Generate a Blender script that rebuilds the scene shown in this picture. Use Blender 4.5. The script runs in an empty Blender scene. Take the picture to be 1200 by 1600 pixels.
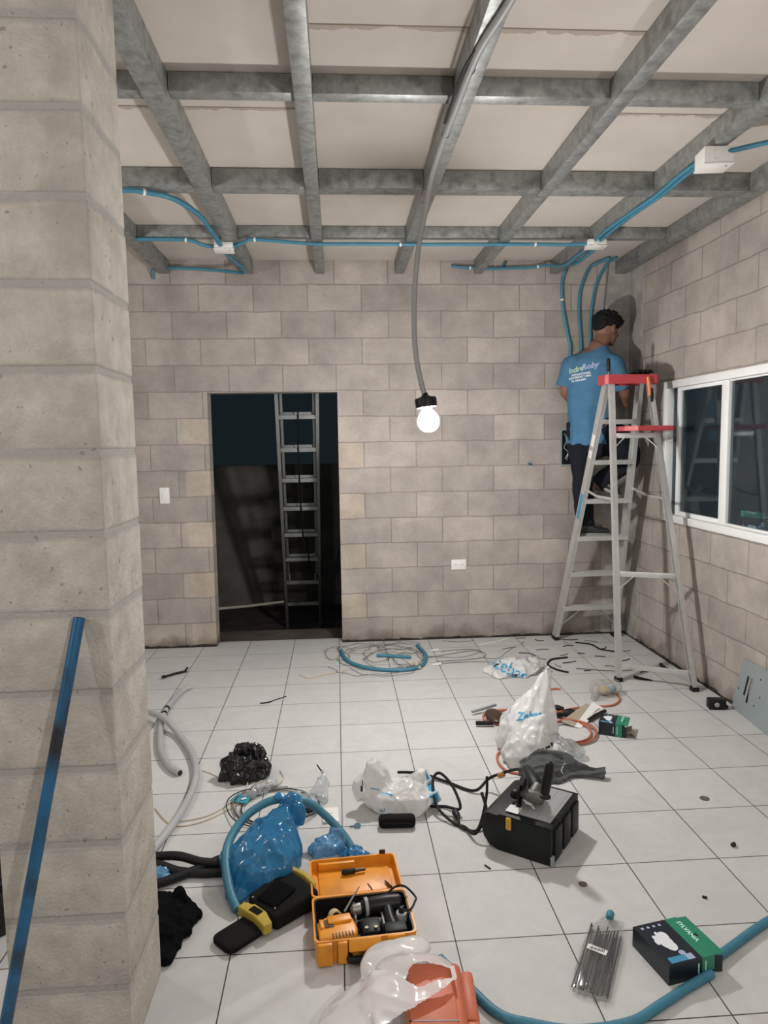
import bpy, bmesh, math, random
from mathutils import Vector, Matrix, noise, Euler
from mathutils.bvhtree import BVHTree
random.seed(7)
scn = bpy.context.scene
COL = scn.collection
PI = math.pi

# ------------------------------------------------------------------ camera
yaw, pit, rol = 0.0657222, 0.0986964, -0.0153185
Fv = Vector((math.sin(yaw)*math.cos(pit), math.cos(yaw)*math.cos(pit), -math.sin(pit)))
Rv = Vector((math.cos(yaw), -math.sin(yaw), 0)); Uv = Rv.cross(Fv)
Rv, Uv = math.cos(rol)*Rv + math.sin(rol)*Uv, -math.sin(rol)*Rv + math.cos(rol)*Uv
cd = bpy.data.cameras.new('camera'); cam = bpy.data.objects.new('camera', cd); COL.objects.link(cam)
cam.matrix_world = Matrix(((Rv.x, Uv.x, -Fv.x, 0.0091), (Rv.y, Uv.y, -Fv.y, -4.4793), (Rv.z, Uv.z, -Fv.z, 1.5533), (0, 0, 0, 1)))
cd.sensor_fit = 'VERTICAL'; cd.sensor_height = 36; cd.sensor_width = 27
cd.lens = 36*1106.5/1600; cd.clip_start = .02
scn.camera = cam

# ------------------------------------------------------------------ world, lamps behind the camera, exposure
wd = bpy.data.worlds.new('night'); scn.world = wd; wd.use_nodes = True
wd.node_tree.nodes['Background'].inputs[0].default_value = (.29, .45, .55, 1)
wd.node_tree.nodes['Background'].inputs[1].default_value = .023
BULB_STRENGTH = 640
def lamp(name, loc, power, rad, col=(1, .985, .965)):
    l = bpy.data.lights.new(name, 'POINT'); l.energy = power; l.shadow_soft_size = rad; l.color = col
    o = bpy.data.objects.new(name, l); o.location = loc; COL.objects.link(o)
lamp('bulb_behind_right', (.8, -4.9, 2.15), 58, .035)
lamp('bulb_right_bay', (1.4, -3.0, 2.2), 14, .04)
lamp('bulb_behind_left', (-2.3, -4.0, 2.1), 50, .035)
lamp('bulb_left_bay', (-2.2, -1.2, 2.1), 26, .05)
vs = scn.view_settings
scn.display_settings.display_device = 'sRGB'
vs.view_transform = 'Standard'; vs.look = 'None'; vs.gamma = 1; vs.use_curve_mapping = False
vs.exposure = 0.23

# ------------------------------------------------------------------ mesh helpers
class MB:
    def __init__(s): s.v = []; s.f = []; s.m = []
    def add(s, vs_, fs, mi=0, M=None):
        b = len(s.v)
        for p in vs_:
            p = Vector(p); s.v.append(M @ p if M else p)
        for f in fs: s.f.append([b+i for i in f]); s.m.append(mi)
        return s
    def join(s, o, M=None, mi=None):
        b = len(s.v)
        for p in o.v: s.v.append(M @ p if M else p.copy())
        for f, m in zip(o.f, o.m): s.f.append([b+i for i in f]); s.m.append(m if mi is None else mi)
        return s
    def box(s, c, d, rot=None, mi=0, bev=0, seg=2):
        bm = bmesh.new(); bmesh.ops.create_cube(bm, size=1)
        for v in bm.verts: v.co = Vector((v.co.x*d[0], v.co.y*d[1], v.co.z*d[2]))
        if bev: bmesh.ops.bevel(bm, geom=bm.edges[:], offset=min(bev, min(d)*.49), segments=seg, affect='EDGES', profile=.5)
        M = Matrix.Translation(c)
        if rot is not None: M = M @ (rot if isinstance(rot, Matrix) else Euler(rot).to_matrix().to_4x4())
        bm.verts.index_update()
        s.add([v.co for v in bm.verts], [[v.index for v in f.verts] for f in bm.faces], mi, M); bm.free(); return s
    def bar(s, a, b, w, t, up=(0, 0, 1), mi=0, bev=0):
        a, b = Vector(a), Vector(b); d = (b-a); L = d.length; d.normalize()
        x = d.cross(Vector(up))
        if x.length < 1e-4: x = d.cross(Vector((1, 0, 0)))
        x.normalize(); y = x.cross(d)
        M = Matrix((x, d, y)).transposed().to_4x4()
        return s.box((a+b)/2, (w, L, t), M, mi, bev)
    def tube(s, path, r, n=10, caps=True, mi=0, closed=False, sq=1.0):
        P = [Vector(p) for p in path]; N = len(P)
        R = [r]*N if isinstance(r, (int, float)) else list(r)
        t0 = (P[1]-P[0]).normalized(); u = t0.orthogonal().normalized(); b = len(s.v)
        for i in range(N):
            if closed: t = P[(i+1) % N]-P[i-1]
            else: t = P[min(i+1, N-1)]-P[max(i-1, 0)]
            t = t.normalized() if t.length > 1e-9 else t0
            u = (u-t*u.dot(t))
            u = u.normalized() if u.length > 1e-6 else t.orthogonal().normalized()
            w = t.cross(u)
            for k in range(n):
                a = 2*PI*k/n; s.v.append(P[i]+(u*math.cos(a)+w*math.sin(a)*sq)*R[i])
        for i in range(N if closed else N-1):
            j = (i+1) % N
            for k in range(n):
                s.f.append([b+i*n+k, b+i*n+(k+1) % n, b+j*n+(k+1) % n, b+j*n+k]); s.m.append(mi)
        if caps and not closed:
            s.f.append([b+k for k in range(n)][::-1]); s.m.append(mi)
            s.f.append([b+(N-1)*n+k for k in range(n)]); s.m.append(mi)
        return s
    def lathe(s, prof, n=24, M=None, mi=0):
        b = len(s.v)
        for r, z in prof:
            for k in range(n):
                a = 2*PI*k/n; p = Vector((r*math.cos(a), r*math.sin(a), z)); s.v.append(M @ p if M else p)
        for i in range(len(prof)-1):
            for k in range(n):
                s.f.append([b+i*n+k, b+i*n+(k+1) % n, b+(i+1)*n+(k+1) % n, b+(i+1)*n+k]); s.m.append(mi)
        s.f.append([b+k for k in range(n)][::-1]); s.m.append(mi)
        s.f.append([b+(len(prof)-1)*n+k for k in range(n)]); s.m.append(mi)
        return s
    def prism(s, pts, z0, z1, M=None, mi=0):
        n = len(pts)
        return s.add([(x, y, z0) for x, y in pts]+[(x, y, z1) for x, y in pts],
                     [list(range(n))[::-1], list(range(n, 2*n))]+[[i, (i+1) % n, n+(i+1) % n, n+i] for i in range(n)], mi, M)
    def ell(s, c, r, rot=None, sub=3, mi=0):
        bm = bmesh.new(); bmesh.ops.create_icosphere(bm, subdivisions=sub, radius=1)
        M = Matrix.Translation(c)
        if rot is not None: M = M @ (rot if isinstance(rot, Matrix) else Euler(rot).to_matrix().to_4x4())
        bm.verts.index_update()
        s.add([(v.co.x*r[0], v.co.y*r[1], v.co.z*r[2]) for v in bm.verts], [[v.index for v in f.verts] for f in bm.faces], mi, M); bm.free(); return s
    def loft(s, rings, n=28, pleat=0, np_=9, ph=0, caps=True, mi=0):
        # ring: (cx,cy,cz, rx, ry, rot[, tiltvec])
        b = len(s.v)
        for i, q in enumerate(rings):
            cx, cy, cz, rx, ry, rt = q[:6]; nrm = Vector(q[6]) if len(q) > 6 else None
            Q = Vector((0, 0, 1)).rotation_difference(nrm.normalized()).to_matrix() if nrm else None
            for k in range(n):
                a = 2*PI*k/n; m = 1+pleat*math.cos(np_*a+ph+i*.5)
                p = Vector((rx*m*math.cos(a), ry*m*math.sin(a), 0))
                p = Matrix.Rotation(rt, 3, 'Z') @ p
                if Q: p = Q @ p
                s.v.append(Vector((cx, cy, cz))+p)
        for i in range(len(rings)-1):
            for k in range(n):
                s.f.append([b+i*n+k, b+i*n+(k+1) % n, b+(i+1)*n+(k+1) % n, b+(i+1)*n+k]); s.m.append(mi)
        if caps:
            s.f.append([b+k for k in range(n)][::-1]); s.m.append(mi)
            s.f.append([b+(len(rings)-1)*n+k for k in range(n)]); s.m.append(mi)
        return s

def spline(pts, n=12):
    P = [Vector(p) for p in pts]; out = []
    for i in range(len(P)-1):
        p0, p1, p2, p3 = P[max(i-1, 0)], P[i], P[i+1], P[min(i+2, len(P)-1)]
        for k in range(n):
            t = k/n
            out.append(.5*((2*p1)+(p2-p0)*t+(2*p0-5*p1+4*p2-p3)*t*t+(3*p1-p0-3*p2+p3)*t**3))
    out.append(P[-1].copy()); return out
def resample(path, step):
    out = [path[0].copy()]; acc = 0
    for a, b in zip(path, path[1:]):
        L = (b-a).length
        if L < 1e-9: continue
        d = step-acc
        while d <= L:
            out.append(a.lerp(b, d/L)); d += step
        acc = (acc+L) % step
    if (out[-1]-path[-1]).length > step*.2: out.append(path[-1].copy())
    return out

ROOT = {}
def obj(name, mb, mats, parent=None, local=False, smooth=35, keep=False):
    """One mesh object. Geometry in world space unless local; origin goes to the base of the shape."""
    me = mb if isinstance(mb, bpy.types.Mesh) else None
    if me is None:
        me = bpy.data.meshes.new(name); me.from_pydata([tuple(v) for v in mb.v], [], mb.f)
        for p, m in zip(me.polygons, mb.m): p.material_index = m
    if not isinstance(mats, (list, tuple)): mats = [mats]
    me.materials.clear()
    for m in mats: me.materials.append(m)
    if smooth:
        for p in me.polygons: p.use_smooth = True
        if smooth < 180: me.set_sharp_from_angle(angle=math.radians(smooth))
    o = bpy.data.objects.new(name, me); COL.objects.link(o)
    if parent is not None:
        if not local: me.transform(ROOT[parent.name].inverted())
        o.parent = parent; ROOT[o.name] = ROOT[parent.name]
    elif not keep and not local:
        xs = [v.co for v in me.vertices]
        c = Vector(((min(v.x for v in xs)+max(v.x for v in xs))/2, (min(v.y for v in xs)+max(v.y for v in xs))/2, min(v.z for v in xs)))
        me.transform(Matrix.Translation(-c)); o.location = c; ROOT[o.name] = Matrix.Translation(c)
    else: ROOT[o.name] = Matrix.Identity(4)
    me.update(); return o
def thing(name, label, cat, loc=(0, 0, 0), rz=0, group=None):
    o = bpy.data.objects.new(name, None); o.empty_display_size = .05; COL.objects.link(o)
    o.location = loc; o.rotation_euler = (0, 0, rz)
    ROOT[o.name] = Matrix.Translation(loc) @ Matrix.Rotation(rz, 4, 'Z')
    return tag(o, label, cat, group)
def tag(o, label, cat, group=None):
    o['label'] = label; o['category'] = cat
    if group: o['group'] = group
    return o
def struct(name, mb, m, **k):
    o = obj(name, mb, m, keep=True, **k); o['kind'] = 'structure'; return o
def part_label(o, l): o['label'] = l; return o

def evalmesh(mb, mods):
    me = bpy.data.meshes.new('t'); me.from_pydata([tuple(v) for v in mb.v], [], mb.f)
    o = bpy.data.objects.new('t', me); COL.objects.link(o)
    for typ, kw in mods:
        m = o.modifiers.new('m', typ)
        for k, v in kw.items(): setattr(m, k, v)
    dg = bpy.context.evaluated_depsgraph_get(); dg.update()
    r = bpy.data.meshes.new_from_object(o.evaluated_get(dg))
    bpy.data.objects.remove(o); return r
def fuse(mb, voxel=.006, it=4, fac=.5):
    return evalmesh(mb, [('REMESH', dict(mode='VOXEL', voxel_size=voxel)), ('SMOOTH', dict(iterations=it, factor=fac))])
def crease(p, sc):
    d, _ = noise.voronoi(p*sc); return (d[1]-d[0])
def ridge(p): return 1-2.2*abs(noise.noise(p))
def crumple(me, amp=.01, sc=22, seed=0, floor=.001, fine=.35, an=(1, 1, .6), thin=1.0):
    """Push the skin out along sharp creases and in between them, the way a thin film wrinkles."""
    off = Vector((seed*3.1, seed*1.7, seed*2.3))
    me.update(); nr = [v.normal.copy() for v in me.vertices]
    for v, n in zip(me.vertices, nr):
        p = Vector((v.co.x*an[0], v.co.y*an[1], v.co.z*an[2]))+off
        q = p+noise.noise_vector(p*sc*.35)*.035
        h = (ridge(q*sc*.55)-.45)*.75+fine*1.3*(ridge(q*sc*1.25+off)-.45)+fine*.7*(ridge(q*sc*2.7)-.45)
        v.co += n*h*amp
        if v.co.z < floor: v.co.z = floor+(floor-v.co.z)*.02
    me.update(); return me
def blob(parts_mb, voxel=.006, it=3, **k): return crumple(fuse(parts_mb, voxel, it), **k)

def textmesh(body, size=.02, shear=0, bold=0.0, ext=.0):
    c = bpy.data.curves.new('t', 'FONT'); c.body = body; c.size = size; c.shear = shear; c.offset = bold; c.extrude = ext
    c.align_x = 'CENTER'; c.align_y = 'CENTER'; c.resolution_u = 2
    o = bpy.data.objects.new('t', c); COL.objects.link(o)
    dg = bpy.context.evaluated_depsgraph_get(); dg.update()
    me = bpy.data.meshes.new_from_object(o.evaluated_get(dg)); bpy.data.objects.remove(o)
    mb = MB(); mb.add([v.co for v in me.vertices], [list(p.vertices) for p in me.polygons]); return mb
def place(mb, origin, right, up):
    r = Vector(right).normalized(); u = Vector(up); u = (u-r*u.dot(r)).normalized(); n = r.cross(u)
    M = Matrix((r, u, n)).transposed().to_4x4(); M.translation = Vector(origin)
    o = MB(); o.join(mb, M); return o
def wrap(mb, me, direction, lift=.0012, maxd=.6, cuts=0):
    """Lay flat print onto the surface of mesh me, seen along direction."""
    bm = bmesh.new()
    vs_ = [bm.verts.new(v) for v in mb.v]
    for f in mb.f:
        try: bm.faces.new([vs_[i] for i in f])
        except ValueError: pass
    if cuts:
        bmesh.ops.triangulate(bm, faces=bm.faces[:])
        bmesh.ops.subdivide_edges(bm, edges=bm.edges[:], cuts=cuts, use_grid_fill=True)
    t = BVHTree.FromPolygons([v.co for v in me.vertices], [list(p.vertices) for p in me.polygons])
    d = Vector(direction).normalized(); dead = []
    for v in bm.verts:
        h = t.ray_cast(v.co-d*.25, d, maxd)
        if h[0] is None: dead.append(v)
        else: v.co = h[0]-d*lift
    bmesh.ops.delete(bm, geom=dead, context='VERTS')
    o = MB(); bm.verts.index_update(); o.add([v.co for v in bm.verts], [[v.index for v in f.verts] for f in bm.faces]); bm.free(); return o

# ------------------------------------------------------------------ materials
def nt(m): m.use_nodes = True; return m.node_tree, m.node_tree.nodes, m.node_tree.links
def mat(name, col, rough=.5, metal=0, var=0, vs_=9, bump=0, bs=60, spec=.5, coat=0, dirt=None, ds=4, da=.5):
    m = bpy.data.materials.new(name); t, N, L = nt(m); b = N['Principled BSDF']
    b.inputs['Base Color'].default_value = (*col, 1); b.inputs['Roughness'].default_value = rough
    b.inputs['Metallic'].default_value = metal; b.inputs['Specular IOR Level'].default_value = spec
    b.inputs['Coat Weight'].default_value = coat
    tc = N.new('ShaderNodeTexCoord')
    last = None
    if var:
        n = N.new('ShaderNodeTexNoise'); n.inputs['Scale'].default_value = vs_; n.inputs['Detail'].default_value = 6; n.inputs['Roughness'].default_value = .65
        L.new(tc.outputs['Object'], n.inputs['Vector'])
        r = N.new('ShaderNodeValToRGB'); r.color_ramp.elements[0].position = .3; r.color_ramp.elements[1].position = .72
        r.color_ramp.elements[0].color = (*[c*(1-var) for c in col], 1); r.color_ramp.elements[1].color = (*[min(1, c*(1+var)) for c in col], 1)
        L.new(n.outputs['Fac'], r.inputs['Fac']); last = r.outputs['Color']
    if dirt:
        n = N.new('ShaderNodeTexNoise'); n.inputs['Scale'].default_value = ds; n.inputs['Detail'].default_value = 5
        L.new(tc.outputs['Object'], n.inputs['Vector'])
        r = N.new('ShaderNodeValToRGB'); r.color_ramp.elements[0].position = .5; r.color_ramp.elements[1].position = .7
        r.color_ramp.elements[0].color = (0, 0, 0, 1); r.color_ramp.elements[1].color = (da, da, da, 1)
        L.new(n.outputs['Fac'], r.inputs['Fac'])
        x = N.new('ShaderNodeMix'); x.data_type = 'RGBA'; L.new(r.outputs['Color'], x.inputs['Factor'])
        if last: L.new(last, x.inputs['A'])
        else: x.inputs['A'].default_value = (*col, 1)
        x.inputs['B'].default_value = (*dirt, 1); last = x.outputs['Result']
    if last: L.new(last, b.inputs['Base Color'])
    if bump:
        n = N.new('ShaderNodeTexNoise'); n.inputs['Scale'].default_value = bs; n.inputs['Detail'].default_value = 4
        L.new(tc.outputs['Object'], n.inputs['Vector'])
        bp = N.new('ShaderNodeBump'); bp.inputs['Strength'].default_value = bump; bp.inputs['Distance'].default_value = .004
        L.new(n.outputs['Fac'], bp.inputs['Height']); L.new(bp.outputs['Normal'], b.inputs['Normal'])
    return m
def schlick(N, L, normal=None):
    """Mirror share by viewing angle, the same from both sides of a thin sheet."""
    lw = N.new('ShaderNodeLayerWeight'); lw.inputs['Blend'].default_value = .5
    if normal: L.new(normal, lw.inputs['Normal'])
    p = N.new('ShaderNodeMath'); p.operation = 'POWER'; L.new(lw.outputs['Facing'], p.inputs[0]); p.inputs[1].default_value = 5
    q = N.new('ShaderNodeMath'); q.operation = 'MULTIPLY_ADD'; L.new(p.outputs[0], q.inputs[0]); q.inputs[1].default_value = .96; q.inputs[2].default_value = .04
    return q.outputs[0]
def film(name, col, rough=.25, clear=.0, trl=.4, bump=.3, bs=45):
    """Thin plastic film: glossy skin, some light through it, part of it see-through."""
    m = bpy.data.materials.new(name); t, N, L = nt(m); b = N['Principled BSDF']; out = N['Material Output']
    b.inputs['Base Color'].default_value = (*col, 1); b.inputs['Roughness'].default_value = rough; b.inputs['Specular IOR Level'].default_value = .45
    tc = N.new('ShaderNodeTexCoord'); n = N.new('ShaderNodeTexNoise'); n.noise_type = 'RIDGED_MULTIFRACTAL'
    n.inputs['Scale'].default_value = bs*.5; n.inputs['Detail'].default_value = 3; n.inputs['Distortion'].default_value = .6
    L.new(tc.outputs['Object'], n.inputs['Vector'])
    bp = N.new('ShaderNodeBump'); bp.inputs['Strength'].default_value = bump; bp.inputs['Distance'].default_value = .006
    L.new(n.outputs[0], bp.inputs['Height']); L.new(bp.outputs['Normal'], b.inputs['Normal'])
    tr = N.new('ShaderNodeBsdfTranslucent'); tr.inputs['Color'].default_value = (*col, 1)
    m1 = N.new('ShaderNodeMixShader'); m1.inputs[0].default_value = trl
    L.new(b.outputs[0], m1.inputs[1]); L.new(tr.outputs[0], m1.inputs[2]); last = m1
    if clear:
        tp = N.new('ShaderNodeBsdfTransparent'); tp.inputs['Color'].default_value = (*[.5+.5*c for c in col], 1)
        g = N.new('ShaderNodeMixShader'); g.inputs[0].default_value = clear
        L.new(m1.outputs[0], g.inputs[1]); L.new(tp.outputs[0], g.inputs[2])
        gl = N.new('ShaderNodeBsdfGlossy'); gl.inputs['Roughness'].default_value = .12; L.new(bp.outputs['Normal'], gl.inputs['Normal'])
        g2 = N.new('ShaderNodeMixShader'); L.new(schlick(N, L, bp.outputs['Normal']), g2.inputs[0]); L.new(g.outputs[0], g2.inputs[1]); L.new(gl.outputs[0], g2.inputs[2]); last = g2
    L.new(last.outputs[0], out.inputs['Surface']); return m

def masonry(name, axis, u0, v0, mortar=(.285, .26, .238), c1=(.46, .415, .377), c2=(.35, .318, .292), doors=False):
    m = bpy.data.materials.new(name); t, N, L = nt(m); b = N['Principled BSDF']
    b.inputs['Roughness'].default_value = .92; b.inputs['Specular IOR Level'].default_value = .15
    tc = N.new('ShaderNodeTexCoord'); sp = N.new('ShaderNodeSeparateXYZ'); L.new(tc.outputs['Object'], sp.inputs[0])
    def M(op, a, bb=None, c=None):
        n = N.new('ShaderNodeMath'); n.operation = op
        for i, x in enumerate((a, bb, c)):
            if x is None: continue
            if isinstance(x, (int, float)): n.inputs[i].default_value = x
            else: L.new(x, n.inputs[i])
        return n.outputs[0]
    wob = N.new('ShaderNodeTexNoise'); wob.inputs['Scale'].default_value = 5; L.new(tc.outputs['Object'], wob.inputs['Vector'])
    dz = M('MULTIPLY', M('SUBTRACT', wob.outputs['Fac'], .5), .022)
    U = M('SUBTRACT', sp.outputs[axis], u0); V = M('ADD', M('SUBTRACT', sp.outputs[2], v0), dz)
    cb = N.new('ShaderNodeCombineXYZ'); L.new(U, cb.inputs[0]); L.new(V, cb.inputs[1])
    br = N.new('ShaderNodeTexBrick'); L.new(cb.outputs[0], br.inputs['Vector'])
    br.offset = .5; br.offset_frequency = 2; br.squash = 1
    for k, v in (('Scale', 1), ('Mortar Size', .0058), ('Mortar Smooth', .8), ('Bias', 0), ('Brick Width', .4), ('Row Height', .19512)): br.inputs[k].default_value = v
    br.inputs['Color1'].default_value = (*c1, 1); br.inputs['Color2'].default_value = (*c2, 1); br.inputs['Mortar'].default_value = (*mortar, 1)
    last = br.outputs['Color']
    if doors:   # the cut half blocks beside the doorway are of a paler batch
        row = M('FLOOR', M('DIVIDE', V, .19512)); par = M('MODULO', M('ADD', row, 20), 2)
        def rng(a, c): return M('MULTIPLY', M('GREATER_THAN', sp.outputs[0], a), M('LESS_THAN', sp.outputs[0], c))
        rl = M('MULTIPLY', rng(-1.125, -.93), par); rr = M('MULTIPLY', rng(.02, .215), M('SUBTRACT', 1, par))
        k = M('MULTIPLY', M('MULTIPLY', M('ADD', rl, rr), M('LESS_THAN', row, 8)), M('LESS_THAN', br.outputs['Fac'], .5))
        x = N.new('ShaderNodeMix'); x.data_type = 'RGBA'; L.new(M('MULTIPLY', k, .8), x.inputs['Factor']); L.new(last, x.inputs['A'])
        x.inputs['B'].default_value = (.50, .43, .355, 1); last = x.outputs['Result']
    # mortar smears, damp blotches and grain
    n1 = N.new('ShaderNodeTexNoise'); n1.inputs['Scale'].default_value = 3.2; n1.inputs['Detail'].default_value = 7; n1.inputs['Roughness'].default_value = .62; L.new(tc.outputs['Object'], n1.inputs['Vector'])
    r1 = N.new('ShaderNodeValToRGB'); r1.color_ramp.elements[0].position = .3; r1.color_ramp.elements[1].position = .75
    r1.color_ramp.elements[0].color = (.68, .675, .68, 1); r1.color_ramp.elements[1].color = (1.16, 1.14, 1.12, 1); L.new(n1.outputs['Fac'], r1.inputs['Fac'])
    x1 = N.new('ShaderNodeMix'); x1.data_type = 'RGBA'; x1.blend_type = 'MULTIPLY'; x1.inputs['Factor'].default_value = 1; L.new(last, x1.inputs['A']); L.new(r1.outputs['Color'], x1.inputs['B'])
    n2 = N.new('ShaderNodeTexNoise'); n2.inputs['Scale'].default_value = 70; n2.inputs['Detail'].default_value = 3; L.new(tc.outputs['Object'], n2.inputs['Vector'])
    r2 = N.new('ShaderNodeValToRGB'); r2.color_ramp.elements[0].color = (.86, .86, .86, 1); r2.color_ramp.elements[1].color = (1.12, 1.12, 1.12, 1); L.new(n2.outputs['Fac'], r2.inputs['Fac'])
    x2 = N.new('ShaderNodeMix'); x2.data_type = 'RGBA'; x2.blend_type = 'MULTIPLY'; x2.inputs['Factor'].default_value = 1; L.new(x1.outputs['Result'], x2.inputs['A']); L.new(r2.outputs['Color'], x2.inputs['B'])
    # splashed dark soiling along the foot of the wall, with a ragged upper edge
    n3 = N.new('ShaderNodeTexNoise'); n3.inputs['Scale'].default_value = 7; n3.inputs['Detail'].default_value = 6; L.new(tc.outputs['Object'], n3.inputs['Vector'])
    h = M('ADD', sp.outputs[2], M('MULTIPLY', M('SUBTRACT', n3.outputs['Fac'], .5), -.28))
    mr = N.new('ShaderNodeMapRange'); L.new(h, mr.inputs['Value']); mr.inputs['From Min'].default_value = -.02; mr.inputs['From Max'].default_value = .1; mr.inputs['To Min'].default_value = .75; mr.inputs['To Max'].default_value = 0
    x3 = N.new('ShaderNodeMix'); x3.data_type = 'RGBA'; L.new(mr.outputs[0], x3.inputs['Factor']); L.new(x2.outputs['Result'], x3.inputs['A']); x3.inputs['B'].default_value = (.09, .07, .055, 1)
    L.new(x3.outputs['Result'], b.inputs['Base Color'])
    hh = M('ADD', M('MULTIPLY', br.outputs['Fac'], -1), M('MULTIPLY', n2.outputs['Fac'], .25))
    bp = N.new('ShaderNodeBump'); bp.inputs['Strength'].default_value = .5; bp.inputs['Distance'].default_value = .005; L.new(hh, bp.inputs['Height']); L.new(bp.outputs['Normal'], b.inputs['Normal'])
    return m

def pillar_block(name):
    m = mat(name, (.50, .463, .412), .95, var=.16, vs_=16, bump=.9, bs=110, spec=.1, dirt=(.34, .315, .285), ds=7, da=.6); t, N, L = nt(m); b = N['Principled BSDF']
    tc = N.new('ShaderNodeTexCoord'); sp = N.new('ShaderNodeSeparateXYZ'); L.new(tc.outputs['Object'], sp.inputs[0])
    n = N.new('ShaderNodeTexNoise'); n.inputs['Scale'].default_value = 9; n.inputs['Detail'].default_value = 6; L.new(tc.outputs['Object'], n.inputs['Vector'])
    def M(op, x, y):
        q = N.new('ShaderNodeMath'); q.operation = op
        for i, v in enumerate((x, y)):
            if isinstance(v, (int, float)): q.inputs[i].default_value = v
            else: L.new(v, q.inputs[i])
        return q.outputs[0]
    d = M('PINGPONG', M('ADD', sp.outputs[2], M('MULTIPLY', M('SUBTRACT', n.outputs['Fac'], .5), .03)), .0961)   # distance to the nearest bed joint
    mr = N.new('ShaderNodeMapRange'); L.new(d, mr.inputs['Value']); mr.inputs['From Min'].default_value = .009; mr.inputs['From Max'].default_value = .018; mr.inputs['To Min'].default_value = .75; mr.inputs['To Max'].default_value = 0
    x = N.new('ShaderNodeMix'); x.data_type = 'RGBA'; L.new(mr.outputs[0], x.inputs['Factor'])
    src = b.inputs['Base Color'].links[0].from_socket; L.new(src, x.inputs['A']); x.inputs['B'].default_value = (.36, .345, .325, 1)
    n2 = N.new('ShaderNodeTexNoise'); n2.inputs['Scale'].default_value = 55; n2.inputs['Detail'].default_value = 2; L.new(tc.outputs['Object'], n2.inputs['Vector'])
    pt = M('MULTIPLY', M('GREATER_THAN', n2.outputs['Fac'], .70), .6)      # pits
    x2 = N.new('ShaderNodeMix'); x2.data_type = 'RGBA'; L.new(pt, x2.inputs['Factor']); L.new(x.outputs['Result'], x2.inputs['A']); x2.inputs['B'].default_value = (.2, .185, .165, 1)
    L.new(x2.outputs['Result'], b.inputs['Base Color']); return m

def tiles(name):
    m = bpy.data.materials.new(name); t, N, L = nt(m); b = N['Principled BSDF']
    tc = N.new('ShaderNodeTexCoord')
    br = N.new('ShaderNodeTexBrick'); L.new(tc.outputs['Object'], br.inputs['Vector']); br.offset = 0; br.squash = 1
    for k, v in (('Scale', 1), ('Mortar Size', .0021), ('Mortar Smooth', .1), ('Bias', 0), ('Brick Width', .34719), ('Row Height', .34719)): br.inputs[k].default_value = v
    br.inputs['Color1'].default_value = (.555, .552, .545, 1); br.inputs['Color2'].default_value = (.53, .527, .52, 1); br.inputs['Mortar'].default_value = (.045, .042, .04, 1)
    n1 = N.new('ShaderNodeTexNoise'); n1.inputs['Scale'].default_value = 6; n1.inputs['Detail'].default_value = 8; n1.inputs['Roughness'].default_value = .7; n1.inputs['Distortion'].default_value = 1.2; L.new(tc.outputs['Object'], n1.inputs['Vector'])
    r1 = N.new('ShaderNodeValToRGB'); r1.color_ramp.elements[0].position = .25; r1.color_ramp.elements[1].position = .7
    r1.color_ramp.elements[0].color = (.9, .895, .885, 1); r1.color_ramp.elements[1].color = (1.04, 1.04, 1.04, 1); L.new(n1.outputs['Fac'], r1.inputs['Fac'])
    x = N.new('ShaderNodeMix'); x.data_type = 'RGBA'; x.blend_type = 'MULTIPLY'; x.inputs['Factor'].default_value = 1; L.new(br.outputs['Color'], x.inputs['A']); L.new(r1.outputs['Color'], x.inputs['B'])
    # scuffs of cement dust
    n2 = N.new('ShaderNodeTexNoise'); n2.inputs['Scale'].default_value = 2.1; n2.inputs['Detail'].default_value = 9; n2.inputs['Roughness'].default_value = .75; n2.inputs['Distortion'].default_value = .6; L.new(tc.outputs['Object'], n2.inputs['Vector'])
    r2 = N.new('ShaderNodeValToRGB'); r2.color_ramp.elements[0].position = .56; r2.color_ramp.elements[1].position = .78
    r2.color_ramp.elements[0].color = (0, 0, 0, 1); r2.color_ramp.elements[1].color = (.35, .35, .35, 1); L.new(n2.outputs['Fac'], r2.inputs['Fac'])
    x2 = N.new('ShaderNodeMix'); x2.data_type = 'RGBA'; L.new(r2.outputs['Color'], x2.inputs['Factor']); L.new(x.outputs['Result'], x2.inputs['A']); x2.inputs['B'].default_value = (.40, .375, .345, 1)
    L.new(x2.outputs['Result'], b.inputs['Base Color'])
    rr = N.new('ShaderNodeMapRange'); L.new(n2.outputs['Fac'], rr.inputs['Value']); rr.inputs['To Min'].default_value = .38; rr.inputs['To Max'].default_value = .75
    L.new(rr.outputs[0], b.inputs['Roughness']); b.inputs['Specular IOR Level'].default_value = .35
    bp = N.new('ShaderNodeBump'); bp.inputs['Strength'].default_value = .5; bp.inputs['Distance'].default_value = .002; bp.invert = True; L.new(br.outputs['Fac'], bp.inputs['Height']); L.new(bp.outputs['Normal'], b.inputs['Normal'])
    return m

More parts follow.
